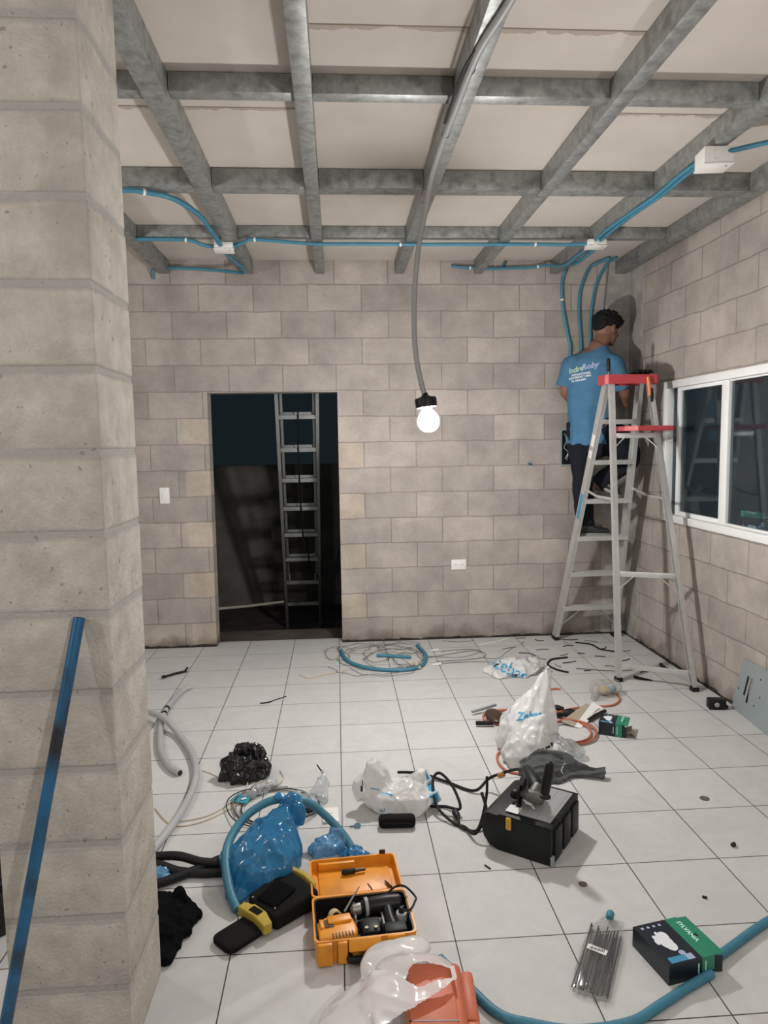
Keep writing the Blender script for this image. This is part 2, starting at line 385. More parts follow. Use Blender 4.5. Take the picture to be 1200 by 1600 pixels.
def boards(name):
    m = bpy.data.materials.new(name); t, N, L = nt(m); b = N['Principled BSDF']; b.inputs['Roughness'].default_value = .95; b.inputs['Specular IOR Level'].default_value = .1
    tc = N.new('ShaderNodeTexCoord'); sp = N.new('ShaderNodeSeparateXYZ'); L.new(tc.outputs['Object'], sp.inputs[0])
    def M(op, a, bb=None):
        n = N.new('ShaderNodeMath'); n.operation = op
        for i, q in enumerate((a, bb)):
            if q is None: continue
            if isinstance(q, (int, float)): n.inputs[i].default_value = q
            else: L.new(q, n.inputs[i])
        return n.outputs[0]
    n1 = N.new('ShaderNodeTexNoise'); n1.inputs['Scale'].default_value = 2.4; n1.inputs['Detail'].default_value = 7; L.new(tc.outputs['Object'], n1.inputs['Vector'])
    r1 = N.new('ShaderNodeValToRGB'); r1.color_ramp.elements[0].position = .3; r1.color_ramp.elements[1].position = .75
    r1.color_ramp.elements[0].color = (.50, .452, .405, 1); r1.color_ramp.elements[1].color = (.585, .532, .48, 1); L.new(n1.outputs['Fac'], r1.inputs['Fac'])
    # joints between the boards with ragged damp stains along them
    mid = M('MULTIPLY', M('GREATER_THAN', sp.outputs[0], -.08), M('LESS_THAN', sp.outputs[0], 1.1))
    yj = M('ADD', -1.455, M('MULTIPLY', mid, -.585))
    d = M('SUBTRACT', sp.outputs[1], yj)
    n2 = N.new('ShaderNodeTexNoise'); n2.inputs['Scale'].default_value = 14; n2.inputs['Detail'].default_value = 5; L.new(tc.outputs['Object'], n2.inputs['Vector'])
    st = M('MULTIPLY', M('MULTIPLY', M('GREATER_THAN', d, -.006), M('LESS_THAN', d, M('MULTIPLY', M('SUBTRACT', n2.outputs['Fac'], .25), .09))), .55)
    jt = M('LESS_THAN', M('ABSOLUTE', d), .004)
    x = N.new('ShaderNodeMix'); x.data_type = 'RGBA'; L.new(st, x.inputs['Factor']); L.new(r1.outputs['Color'], x.inputs['A']); x.inputs['B'].default_value = (.27, .21, .15, 1)
    x2 = N.new('ShaderNodeMix'); x2.data_type = 'RGBA'; L.new(M('MULTIPLY', jt, .8), x2.inputs['Factor']); L.new(x.outputs['Result'], x2.inputs['A']); x2.inputs['B'].default_value = (.15, .12, .09, 1)
    n3 = N.new('ShaderNodeTexNoise'); n3.inputs['Scale'].default_value = 1.1; n3.inputs['Detail'].default_value = 6; L.new(tc.outputs['Object'], n3.inputs['Vector'])
    r3 = N.new('ShaderNodeValToRGB'); r3.color_ramp.elements[0].position = .55; r3.color_ramp.elements[1].position = .72; r3.color_ramp.elements[0].color = (0, 0, 0, 1); r3.color_ramp.elements[1].color = (.4, .4, .4, 1); L.new(n3.outputs['Fac'], r3.inputs['Fac'])
    x3 = N.new('ShaderNodeMix'); x3.data_type = 'RGBA'; L.new(r3.outputs['Color'], x3.inputs['Factor']); L.new(x2.outputs['Result'], x3.inputs['A']); x3.inputs['B'].default_value = (.40, .35, .295, 1)
    L.new(x3.outputs['Result'], b.inputs['Base Color'])
    return m

def glass(name, tint=(.76, .80, .82)):
    m = bpy.data.materials.new(name); t, N, L = nt(m); N.remove(N['Principled BSDF']); out = N['Material Output']
    tp = N.new('ShaderNodeBsdfTransparent'); tp.inputs[0].default_value = (*tint, 1)
    gl = N.new('ShaderNodeBsdfGlossy'); gl.inputs['Roughness'].default_value = .03; gl.inputs['Color'].default_value = (.8, .9, .95, 1)
    mx = N.new('ShaderNodeMixShader'); L.new(schlick(N, L), mx.inputs[0]); L.new(tp.outputs[0], mx.inputs[1]); L.new(gl.outputs[0], mx.inputs[2])
    df = N.new('ShaderNodeBsdfDiffuse'); df.inputs[0].default_value = (.10, .125, .14, 1)   # weak even blue-grey diffuse share over the pane
    m2 = N.new('ShaderNodeMixShader'); m2.inputs[0].default_value = .10; L.new(mx.outputs[0], m2.inputs[1]); L.new(df.outputs[0], m2.inputs[2])
    L.new(m2.outputs[0], out.inputs['Surface']); return m
def emit(name, col, s):
    m = bpy.data.materials.new(name); t, N, L = nt(m); b = N['Principled BSDF']
    b.inputs['Emission Color'].default_value = (*col, 1); b.inputs['Emission Strength'].default_value = s; b.inputs['Base Color'].default_value = (.9, .9, .9, 1); return m

G = {}
G['wall_back'] = masonry('block_wall_back', 0, -.7794, .1878, doors=True)
G['wall_right'] = masonry('block_wall_right', 1, .075, .1878, c1=(.46, .415, .375), c2=(.385, .345, .312))
G['floor'] = tiles('ceramic_tiles'); G['ceil'] = boards('fibre_cement_boards')
G['block'] = pillar_block('pillar_block')
G['mortar'] = mat('pillar_mortar', (.235, .22, .205), .95, var=.2, vs_=20, bump=.5, bs=80, spec=.1)
G['concrete'] = mat('corner_concrete', (.37, .345, .325), .9, var=.25, vs_=7, bump=.4, bs=50, spec=.15, dirt=(.2, .19, .18), ds=6, da=.6)
G['plain'] = mat('plain_render', (.22, .20, .18), .95, var=.1, spec=.1)
G['gap'] = mat('dark_gap', (.022, .018, .015), .9)  # near-black fill for the wall-foot gap, hole insides and crumbs
G['galv'] = mat('galvanized_steel', (.30, .308, .30), .5, .5, var=.28, vs_=30, dirt=(.13, .135, .125), ds=16, da=.7)
G['conduit'] = mat('blue_conduit', (.048, .20, .29), .5, var=.1, vs_=30)
G['conduit_grey'] = mat('grey_conduit', (.40, .40, .41), .45, var=.06)
G['white'] = mat('white_plastic', (.78, .76, .72), .4)
G['white_alu'] = mat('white_painted_aluminium', (.80, .80, .79), .35, var=.04)
G['black'] = mat('black_plastic', (.009, .009, .010), .42, spec=.3)
G['rubber'] = mat('black_rubber', (.008, .008, .009), .6, spec=.3)
G['cable_grey'] = mat('grey_cable', (.30, .30, .30), .5)
G['alu'] = mat('aluminium', (.62, .615, .60), .38, .6, var=.08, vs_=20)
G['gear'] = mat('worn_gear_case', (.13, .125, .115), .5, .35, var=.3, vs_=40)
G['alu_dim'] = mat('dimmed_aluminium', (.26, .265, .265), .6, .2, var=.15, vs_=12)  # darker aluminium copy; dim light outside put into its colour
G['steel'] = mat('steel', (.30, .295, .28), .45, .7, var=.15, vs_=40)
G['red'] = mat('red_plastic', (.44, .05, .06), .4, var=.08)
G['glass'] = glass('window_glass')
G['skin'] = mat('skin', (.19, .095, .06), .55, var=.12, vs_=25)
G['hair'] = mat('hair', (.006, .005, .006), .75, bump=1, bs=140, spec=.25)
G['shirt'] = mat('blue_cotton', (.065, .165, .275), .9, var=.1, vs_=16, bump=.2, bs=200, spec=.15)
G['trousers'] = mat('black_cotton', (.012, .014, .020), .9, bump=.3, bs=120, spec=.15)
G['leather'] = mat('dark_leather', (.018, .019, .021), .45, bump=.3, bs=60)
G['sole'] = mat('grey_sole', (.22, .22, .21), .7)
G['orange'] = mat('orange_plastic', (.80, .31, .022), .42, var=.06, dirt=(.45, .16, .03), ds=14, da=.45)
G['orange_red'] = mat('faded_orange_plastic', (.56, .135, .06), .5, var=.1, dirt=(.36, .10, .05), ds=16, da=.4)
G['yellow'] = mat('yellow_webbing', (.50, .36, .045), .75, bump=.4, bs=300, dirt=(.3, .22, .05), ds=20, da=.5)
G['nylon'] = mat('black_nylon', (.010, .010, .010), .85, bump=.5, bs=260, spec=.12)
G['grey_cloth'] = mat('grey_cloth', (.085, .09, .092), .9, var=.25, vs_=22, bump=.4, bs=180, spec=.2)
G['black_cloth'] = mat('black_cloth', (.006, .006, .007), .95, spec=.05)
G['bag_white'] = film('white_film', (.90, .895, .885), .48, .02, .42, .25, 28)
G['bag_clear'] = film('clear_film', (.78, .81, .83), .15, .70, .3, .5, 45)
G['bag_blue'] = film('blue_film', (.03, .29, .58), .2, .22, .35, .45, 24)
G['bag_clear_blue'] = film('pale_blue_film', (.20, .50, .80), .18, .35, .3, .6, 40)
G['bag_pack'] = film('pack_film', (.8, .8, .8), .1, .9, .1, .25, 26)
G['bag_clear2'] = film('clear_wrap', (.8, .8, .78), .12, .82, .2, .4, 30)
G['navy'] = mat('navy_cable', (.012, .018, .06), .4)
G['bluegrey'] = mat('blue_grey_plastic', (.25, .34, .42), .5)
G['bag_black'] = film('black_film', (.010, .010, .011), .25, 0, .02, .5, 40)
G['print_blue'] = mat('blue_print', (.035, .33, .58), .5)
G['print_white'] = mat('white_print', (.72, .75, .78), .7)
G['print_green'] = mat('green_print', (.42, .58, .40), .7)
G['print_lilac'] = mat('lilac_print', (.36, .42, .62), .7)
G['print_dark'] = mat('dark_print', (.02, .03, .05), .6)
G['box_black'] = mat('carton_dark', (.010, .016, .024), .35)
G['box_green'] = mat('carton_green', (.02, .22, .13), .4)
G['box_blue'] = mat('carton_blue', (.06, .27, .45), .4)
G['mint'] = mat('carton_mint', (.50, .80, .70), .45)
G['card'] = mat('cardboard', (.36, .30, .23), .9, var=.1)
G['paper'] = mat('white_paper', (.75, .74, .72), .8)
G['cord_orange'] = mat('orange_cord', (.42, .125, .065), .55)
G['wire_beige'] = mat('beige_wire', (.52, .42, .27), .6)
G['wire_grey'] = mat('grey_wire', (.17, .165, .155), .5)
G['teal'] = mat('teal_card', (.02, .26, .34), .5)
G['panel_grey'] = mat('grey_enamel', (.27, .31, .32), .45, var=.06)
G['pipe_blue'] = mat('chipped_blue_paint', (.022, .12, .25), .38, .25, var=.25, vs_=9, dirt=(.030, .024, .026), ds=8, da=.95)
G['smoke'] = mat('smoked_lid', (.34, .345, .35), .42)
G['toolbox'] = mat('charcoal_plastic', (.009, .011, .012), .5, spec=.28)
G['brass'] = mat('worn_brass', (.22, .19, .14), .4, .7)
G['bark'] = mat('dark_earth', (.09, .07, .06), .95, var=.4, vs_=5)
G['yard'] = mat('yard_wall', (.24, .215, .195), .95, var=.3, vs_=3)
G['wood'] = mat('pale_stick', (.32, .29, .25), .7)
G['cream'] = mat('masking_tape', (.60, .48, .28), .7)
G['brownplastic'] = mat('brown_handle', (.045, .02, .012), .4)
G['pliers_orange'] = mat('orange_grip', (.80, .27, .11), .5)
G['bulb'] = emit('lit_bulb', (1, .985, .965), BULB_STRENGTH)

# ================================================================== the setting
XL, XR, YB, YF, ZC = -3.0, 2.285, .9423, -6.6, 2.9
struct('floor', MB().box(((XL+XR)/2, (YB+.12+YF)/2, -.05), (XR-XL+.3, YB+.12-YF, .1)), G['floor'])
struct('ceiling', MB().box(((XL+XR)/2, (YB+YF)/2, ZC+.05), (XR-XL+.6, YB-YF+.6, .1)), G['ceil'])
DX0, DX1, DZ = -.944, .026, 1.936
wb = MB()
wb.box(((XL+DX0)/2-.1, YB+.075, ZC/2), (DX0-XL+.2, .15, ZC)); wb.box(((XR+.15+DX1)/2, YB+.075, ZC/2), (XR+.15-DX1, .15, ZC))
wb.box(((DX0+DX1)/2, YB+.075, (DZ+ZC)/2), (DX1-DX0, .15, ZC-DZ))
struct('wall_back', wb, G['wall_back'])
WY0, WY1, WZ0, WZ1 = .315, -1.75, .982, 1.932
wr = MB()
wr.box((XR+.075, (YB+WY0)/2, ZC/2), (.15, YB-WY0, ZC)); wr.box((XR+.075, (WY1+YF)/2, ZC/2), (.15, WY1-YF, ZC))
wr.box((XR+.075, (WY0+WY1)/2, WZ0/2), (.15, WY0-WY1, WZ0)); wr.box((XR+.075, (WY0+WY1)/2, (WZ1+ZC)/2), (.15, WY0-WY1, ZC-WZ1))
struct('wall_right', wr, G['wall_right'])
struct('wall_left', MB().box((XL-.08, (YB+YF)/2, ZC/2), (.15, YB-YF, ZC)), G['plain'])
struct('wall_front', MB().box(((XL+XR)/2, YF-.08, ZC/2), (XR-XL, .15, ZC)), G['plain'])
# ragged dark strip standing for the gap where the tiling stops short of the walls
def strip(name, segs, flip):
    b = MB()
    for (a0, a1) in segs:
        n = max(2, int(abs(a1-a0)/.03))
        for i in range(n):
            t0 = a0+(a1-a0)*i/n; t1 = a0+(a1-a0)*(i+1)/n; h = .011+.013*noise.noise(Vector((t0*9, 3, flip)))+.008*random.random()
            c = (t0+t1)/2; w = abs(t1-t0)
            if flip: b.box((XR-.004, c, h/2), (.008, w, h))
            else: b.box((c, YB-.004, h/2), (w, .008, h))
    struct(name, b, G['gap'], smooth=0)
strip('gap_strip_back', [(XL, DX0), (DX1, XR-.009)], 0)
strip('gap_strip_right', [(YB-.009, -3.2)], 1)
# smooth poured corner column showing beside the blockwork
cc = MB(); cc.box((2.185, YB-.003, ZC/2), (.2, .008, ZC-.002)); cc.box((XR-.003, .83, ZC/2), (.008, .224, ZC-.002))
struct('trim_1', cc, G['concrete'])

# free-standing block pillar
PX0, PX1, PY0, PY1 = -.835, -.54, -2.78, -2.485
pl = MB(); pl.box(((PX0+PX1)/2, (PY0+PY1)/2, ZC/2), (PX1-PX0-.005, PY1-PY0-.005, ZC-.002), mi=1)
for k in range(16):
    z0 = k*.1922; z1 = min(z0+.1922, ZC-.002)
    if z1-z0 < .02: continue
    bm = MB().box((0, 0, 0), (PX1-PX0, PY1-PY0, z1-z0-.013), bev=.006, seg=3)
    dx, dy, rz = random.uniform(-.0012, .0012), random.uniform(-.0012, .0012), random.uniform(-.004, .004)
    pl.join(bm, Matrix.Translation(((PX0+PX1)/2+dx, (PY0+PY1)/2+dy, (z0+z1)/2+.0015)) @ Matrix.Rotation(rz, 4, 'Z'))
struct('block_pillar', pl, [G['block'], G['mortar']])

# window in the right wall
w = thing('window_1', 'x', 'x', (XR, (WY0+WY1)/2, WZ0)); del w['label'], w['category']; w['kind'] = 'structure'
fx = XR+.012; fr = MB()
yc = (WY0+WY1)/2; zc = (WZ0+WZ1)/2; W_ = WY0-WY1; H_ = WZ1-WZ0
fr.box((fx, yc, WZ0+.024), (.06, W_, .048), bev=.003); fr.box((fx, yc, WZ1-.024), (.06, W_, .048), bev=.003)
fr.box((fx, WY0-.022, zc), (.06, .044, H_-.096), bev=.003); fr.box((fx, WY1+.022, zc), (.06, .044, H_-.096), bev=.003)
obj('window_frame', fr, G['white_alu'], w)
s1 = MB(); zi0, zi1 = WZ0+.048, WZ1-.048; zh = zi1-zi0; zm = (zi0+zi1)/2
s1.box((fx+.012, .15, zm), (.03, .036, zh-.002), bev=.002); s1.box((fx+.012, -.424, zm), (.036, .078, zh-.002), bev=.002)
s1.box((fx+.012, -.126, zi0+.015), (.03, .516, .028), bev=.002); s1.box((fx+.012, -.126, zi1-.012), (.03, .516, .022), bev=.002)
obj('sash', s1, G['white_alu'], w)
s2 = MB(); s2.box((fx-.008, .245, zm+.08), (.02, .055, .02), bev=.002)
obj('sash_bar', s2, G['white_alu'], w)
s3 = MB(); s3.box((fx+.012, -1.085, zi0+.008), (.03, 1.24, .014), bev=.002); s3.box((fx+.012, -1.085, zi1-.006), (.03, 1.24, .01), bev=.002)
obj('glazing_bead', s3, G['white_alu'], w)
obj('pane', MB().box((fx+.014, -.127, zm), (.004, .51, zh-.05)), G['glass'], w)
obj('pane', MB().box((fx+.014, -1.085, zm), (.004, 1.235, zh-.03)), G['glass'], w)
obj('pane', MB().box((fx+.024, .22, zm), (.004, .095, zh-.01)), G['glass'], w)

# dark yard outside
struct('ground', MB().box((0, 5.2, -.5), (16, 8.3, .1)), G['bark'])
struct('doorstep', MB().box((-.45, 1.3, -.24), (1.6, .37, .42)), G['bark'])
struct('yard_wall', MB().box((-.6, 4.3, .42), (9, .15, 1.75)), G['yard'])

# ------------------------------------------------------------------ roof steelwork
gs = 'galvanized roof beams running to the back wall'
def channel(mb, a, b, w, h, axis):
    """Hollow C section: web, flanges and lips."""
    t = .004
    if axis == 'y':
        x = a[0]; y0, y1 = a[1], b[1]; c = (y0+y1)/2; L = y1-y0; z0 = a[2]
        mb.box((x, c, z0+h/2), (w, L, h), bev=.003)
    else:
        y = a[1]; x0, x1 = a[0], b[0]; c = (x0+x1)/2; L = x1-x0; z0 = a[2]
        mb.box((c, y, z0+h/2), (L, w, h), bev=.003)
BEAMS = [(-1.22, .075, 'leftmost galvanized roof beam, mostly behind the block pillar'),
         (-.615, .085, 'galvanized roof beam with the white junction box, just right of the pillar'),
         (-.083, .066, 'galvanized roof beam over the doorway, without cable or conduit along it'),
         (.508, .07, 'galvanized roof beam with the thick grey lamp cable tied along it'),
         (1.10, .062, 'galvanized roof beam between the lamp cable beam and the blue conduit pair'),
         (1.685, .066, 'galvanized roof beam with two blue conduits strapped under it'),
         (2.2, .085, 'galvanized roof beam lying along the top of the right wall')]
for x, ww, lab in BEAMS:
    b = MB(); channel(b, (x, YF+.02, 2.8), (x, YB-.002, 2.8), ww, .098, 'y')
    tag(obj('roof_beam', b, G['galv']), lab, 'beam', gs)
for y, dep, z0, lab in [(-1.70, .066, 2.829, 'cross beam row of galvanized steel nearest the camera, above the pillar top'),
                        (-.78, .098, 2.807, 'deepest cross beam row of galvanized steel, second from the back wall'),
                        (.125, .055, 2.828, 'slim cross beam row of galvanized steel nearest the back wall, blue conduit below')]:
    b = MB(); xs = [XL]+[q for x, ww, _ in BEAMS for q in (x-ww/2-.001, x+ww/2+.001)]
    for i in range(0, len(xs)-1, 2): channel(b, (xs[i]+.001, y, z0), (xs[i+1], y, z0), dep, 2.898-z0, 'x')
    tag(obj('cross_beam', b, G['galv']), lab, 'beam', 'galvanized cross beams')

# ------------------------------------------------------------------ conduits and boxes under the roof
def corrug(pts, r=.0125, n=10, fine=14, step=.0035):
    p = resample(spline(pts, fine), step); return MB().tube(p, [r if i % 2 else r*.9 for i in range(len(p))], n)
def conduit(label, pts, r=.0125, clips=(), mat_='conduit', group='blue conduits under the roof', cmat='white', ridged=True):
    mb = corrug(pts, r) if ridged else MB().tube(spline(pts, 14), r, 14)
    if not clips: return tag(obj('conduit', mb, G[mat_], smooth=60), label, 'conduit', group)
    p = spline(pts, 14)
    t = thing('conduit', label, 'conduit', p[0], 0, group)
    obj('corrugated_tube', mb, G[mat_], t, smooth=60)
    for q in clips:
        i = min(range(len(p)-1), key=lambda j: (p[j]-Vector(q)).length); d = (p[i+1]-p[i]).normalized()
        obj('clip', MB().tube([p[i]-d*.006, p[i]+d*.006], r+.002, 12), G[cmat], t)
    return t
zt = 2.785
conduit('blue conduit arching from the pillar to the left junction box', [(-1.3, -.79, zt), (-.985, -.84, zt), (-.90, -.815, zt), (-.782, -.727, zt), (-.703, -.477, zt), (-.688, -.2, zt), (-.675, .085, zt-.008)], .014, [(-.90, -.815, zt)])
conduit('blue conduit entering the left side of the left junction box', [(-1.5, .085, 2.812), (-1.216, .09, 2.812), (-.885, .09, 2.808), (-.79, .12, 2.787), (-.73, .14, 2.782), (-.69, .14, 2.78)], .0125, [(-.885, .09, 2.808)])
conduit('long blue conduit strung between the two rear junction boxes', [(-.645, .14, 2.78), (-.6, .14, 2.785), (-.52, .09, 2.80), (-.465, .085, 2.81), (-.1, .083, 2.785), (.136, .083, 2.785), (.493, .083, 2.783), (.9, .083, 2.784), (1.295, .075, 2.784), (1.5, .06, 2.778), (1.65, .03, 2.778)], .0115, [(-.465, .085, 2.81), (.45, .083, 2.783), (1.295, .075, 2.784)])
conduit('blue conduit dropping from the left junction box into the back wall', [(-.67, .15, 2.765), (-.665, .3, 2.772), (-.62, .62, 2.775), (-.625, .78, 2.772), (-.75, .86, 2.80), (-.95, .90, 2.825), (-1.2, .905, 2.836), (-1.275, .905, 2.835), (-1.297, .915, 2.81), (-1.297, .935, 2.765)], .0115, [(-1.26, .905, 2.837)])
conduit('left one of the blue conduit pair climbing to the front junction box', [(1.655, .0, 2.788), (1.645, -.2, 2.788), (1.655, -.5, 2.788), (1.672, -.8, 2.788), (1.66, -1.1, 2.788), (1.662, -1.3, 2.782)], .0105, [], group='conduit pair')
conduit('right one of the blue conduit pair climbing to the front junction box', [(1.69, .0, 2.788), (1.68, -.2, 2.788), (1.682, -.5, 2.788), (1.698, -.8, 2.788), (1.69, -1.1, 2.788), (1.69, -1.3, 2.782)], .0105, [], group='conduit pair')
conduit('blue conduit running right from the front junction box to the right wall', [(1.72, -1.4, 2.775), (1.9, -1.5, 2.787), (2.1, -1.62, 2.788), (2.2, -1.9, 2.788), (2.22, -2.6, 2.788)], .011)
gp = 'blue conduits coming down the back wall to the panel'
conduit('leftmost blue conduit down the corner wall, ending behind the worker at the panel', [(1.70, .10, 2.77), (1.725, .5, 2.785), (1.75, .84, 2.83), (1.755, .912, 2.80), (1.742, .925, 2.72), (1.752, .925, 2.55), (1.795, .925, 2.33), (1.812, .925, 2.24), (1.797, .925, 1.98), (1.81, .925, 1.76), (1.815, .925, 1.632)], .0125, [(1.748, .925, 2.6)], group=gp)
conduit('middle blue conduit of the three coming down the corner wall', [(2.06, .80, 2.885), (2.0, .90, 2.868), (1.945, .925, 2.83), (1.885, .925, 2.67), (1.877, .925, 2.5), (1.893, .925, 2.3), (1.895, .925, 2.1), (1.87, .925, 1.9), (1.845, .925, 1.632)], .0125, group=gp)
conduit('rightmost blue conduit of the three, ending above the worker head', [(2.11, .80, 2.885), (2.08, .91, 2.862), (2.016, .925, 2.74), (1.98, .925, 2.58), (1.968, .925, 2.45), (1.967, .925, 2.31), (1.965, .925, 2.1), (1.93, .925, 1.9), (1.88, .925, 1.632)], .0115, group=gp)
conduit('blue conduit lying flat along the top of the back wall, left of the corner', [(.91, .932, 2.86), (.93, .915, 2.846), (1.167, .915, 2.834), (1.362, .915, 2.838), (1.52, .91, 2.842), (1.6, .86, 2.845), (1.648, .6, 2.78), (1.65, .3, 2.775), (1.645, .10, 2.772)], .0105, [(1.04, .915, 2.84), (1.55, .90, 2.843)])
tag(obj('wire', MB().tube(spline([(2.10, .93, 2.87), (2.085, .93, 2.7), (2.064, .93, 2.5), (2.05, .93, 2.35)], 8), .005, 8), G['wire_grey']), 'thin grey wire hanging on the corner wall above the worker', 'wire')
hk = thing('wall_conduit_stub', 'short blue conduit stub poking out high on the back wall', 'conduit', (1.295, YB, 2.86))
obj('tube', MB().tube([(1.295, YB-.001, 2.865), (1.295, .905, 2.865), (1.295, .895, 2.85)], .011, 12), G['conduit'], hk); obj('bore', MB().tube([(1.295, .8945, 2.8495), (1.295, .892, 2.846)], .007, 12), G['gap'], hk)

def jbox(label, c, d, rz=0):
    t = thing('junction_box', label, 'junction box', (c[0], c[1], c[2]-d[2]/2), rz, 'white junction boxes under the roof')
    M = lambda mb: mb
    obj('housing', MB().box((0, 0, d[2]/2+.004), (d[0], d[1], d[2]-.008), bev=.004), G['white'], t, local=True)
    obj('cover', MB().box((0, 0, .003), (d[0]+.006, d[1]+.006, .007), bev=.002), G['white'], t, local=True)
    obj('screw', MB().lathe([(.005, 0), (.005, .002)], 10, Matrix.Translation((d[0]*.3, -d[1]*.3, -.0025))), G['steel'], t, local=True)
    obj('collar', MB().tube([(-.01, -d[1]/2-.008, d[2]*.5), (-.01, -d[1]/2+.002, d[2]*.5)], .017, 16), G['white'], t, local=True)
    return t
jbox('small white junction box under the roof beam right of the pillar', (-.662, .14, 2.775), (.115, .105, .045), .06)
jbox('small white junction box on the roof near the right rear corner', (1.672, .04, 2.775), (.115, .09, .045), -.05)
jbox('larger white junction box near the top right, nearest the camera', (1.685, -1.35, 2.76), (.125, .11, .075), -.1)

# grey feed cable tied along its beam, then hanging down to the lit bulb
pc = [(.545, -2.95, 2.788), (.535, -2.45, 2.788), (.49, -2.11, 2.788), (.482, -1.7, 2.788), (.478, -1.3, 2.788), (.488, -.95, 2.785), (.492, -.83, 2.76), (.478, -.8, 2.68), (.455, -.8, 2.58), (.43, -.8, 2.38), (.42, -.8, 2.15), (.43, -.8, 1.98), (.455, -.8, 1.85), (.472, -.8, 1.79)]
lt = thing('pendant_lamp', 'bare lit bulb hanging from a thick grey cable before the back wall', 'lamp', (.505, -.8, 1.62))
cp = spline(pc, 10)
obj('cable', MB().tube(cp, .0135, 12), G['cable_grey'], lt)
for q in ((.487, -2.0, 2.79), (.48, -1.5, 2.79)):
    obj('cable_tie', MB().tube([Vector(q)+Vector((0, -.003, 0)), Vector(q)+Vector((0, .003, 0))], .0155, 12), G['black'], lt)
ax = Vector((.12, -.03, -1)).normalized(); Mq = Matrix.Translation((.473, -.8, 1.79)) @ Vector((0, 0, 1)).rotation_difference(ax).to_matrix().to_4x4()
obj('socket', MB().lathe([(.014, -.012), (.017, 0), (.028, .008), (.054, .014), (.057, .024), (.055, .062), (.050, .064)], 28, Mq), G['black'], lt)
bl = obj('bulb', MB().lathe([(.024, .062), (.027, .078), (.042, .096), (.054, .118), (.057, .135), (.053, .156), (.042, .175), (.024, .187), (.004, .191)], 28, Mq), G['bulb'], lt)

# second thin black lead twisted with the feed cable on the beam
tag(obj('lead', MB().tube(spline([(.565, -2.95, 2.79), (.52, -2.3, 2.79), (.465, -2.02, 2.79), (.459, -1.6, 2.79)], 8), .006, 8), G['black']), 'thin black lead running beside the grey cable under the roof beam', 'cable')

# fittings on the back wall
sw = thing('light_switch', 'white light switch on the block wall left of the doorway', 'light switch', (-1.2875, YB, 1.112))
obj('plate', MB().box((-1.2875, YB-.005, 1.175), (.073, .01, .122), bev=.003), G['white'], sw)
obj('rocker', MB().box((-1.2875, YB-.0125, 1.177), (.030, .006, .055), bev=.002), G['white'], sw)
for z in (1.128, 1.222): obj('screw', MB().tube([(-1.2875, YB-.0102, z), (-1.2875, YB-.0115, z)], .003, 8), G['steel'], sw)
ou = thing('wall_outlet', 'white wall outlet low on the back wall right of the lamp', 'outlet', (.944, YB, .55))
obj('plate', MB().box((.944, YB-.006, .59), (.116, .012, .080), bev=.003), G['white'], ou)
for x in (.918, .970):
    s = obj('socket', MB().box((x, YB-.0135, .59), (.034, .004, .036), bev=.0015), G['white'], ou)
    sl = MB()
    for dx in (-.006, .006): sl.box((x+dx, YB-.0158, .593), (.0025, .0012, .009))
    obj('slot', sl, G['gap'], ou)
st = thing('conduit_end', 'small blue conduit end poking from the back wall left of the ladder', 'conduit', (1.505, YB, 1.355))
obj('tube', MB().tube([(1.502, YB-.001, 1.367), (1.503, YB-.02, 1.366)], .012, 12), G['conduit'], st)
obj('bore', MB().tube([(1.503, YB-.0198, 1.366), (1.503, YB-.0212, 1.366)], .008, 12), G['gap'], st)
obj('wire', MB().tube(spline([(1.503, YB-.021, 1.366), (1.512, .90, 1.372), (1.525, .895, 1.35)], 5), .002, 6), G['wire_grey'], st)
ep = thing('breaker_panel', 'dark open breaker panel recessed in the wall behind the worker', 'electrical panel', (1.85, YB, 1.35))
fr = MB(); x0, x1, z0, z1 = 1.742, 1.995, 1.345, 1.632
for c, d in (((x0+.006, YB-.009, (z0+z1)/2), (.012, .018, z1-z0)), ((x1-.006, YB-.009, (z0+z1)/2), (.012, .018, z1-z0)), (((x0+x1)/2, YB-.009, z0+.006), (x1-x0-.024, .018, .012)), (((x0+x1)/2, YB-.009, z1-.006), (x1-x0-.024, .018, .012))): fr.box(c, d)
obj('frame', fr, G['panel_grey'], ep); obj('interior', MB().box(((x0+x1)/2, YB-.0025, (z0+z1)/2), (x1-x0-.024, .004, z1-z0-.024)), G['black'], ep)
obj('wires', MB().tube(spline([(1.775, .93, 1.60), (1.785, .915, 1.54), (1.77, .92, 1.49), (1.80, .915, 1.45), (1.795, .93, 1.39)], 8), .003, 6), G['panel_grey'], ep)
obj('wires', MB().tube(spline([(1.80, .93, 1.60), (1.79, .915, 1.52), (1.81, .92, 1.47), (1.78, .925, 1.40)], 8), .0025, 6), G['white'], ep)
obj('breaker', MB().box((1.86, .925, 1.48), (.06, .03, .14), bev=.003), G['toolbox'], ep)

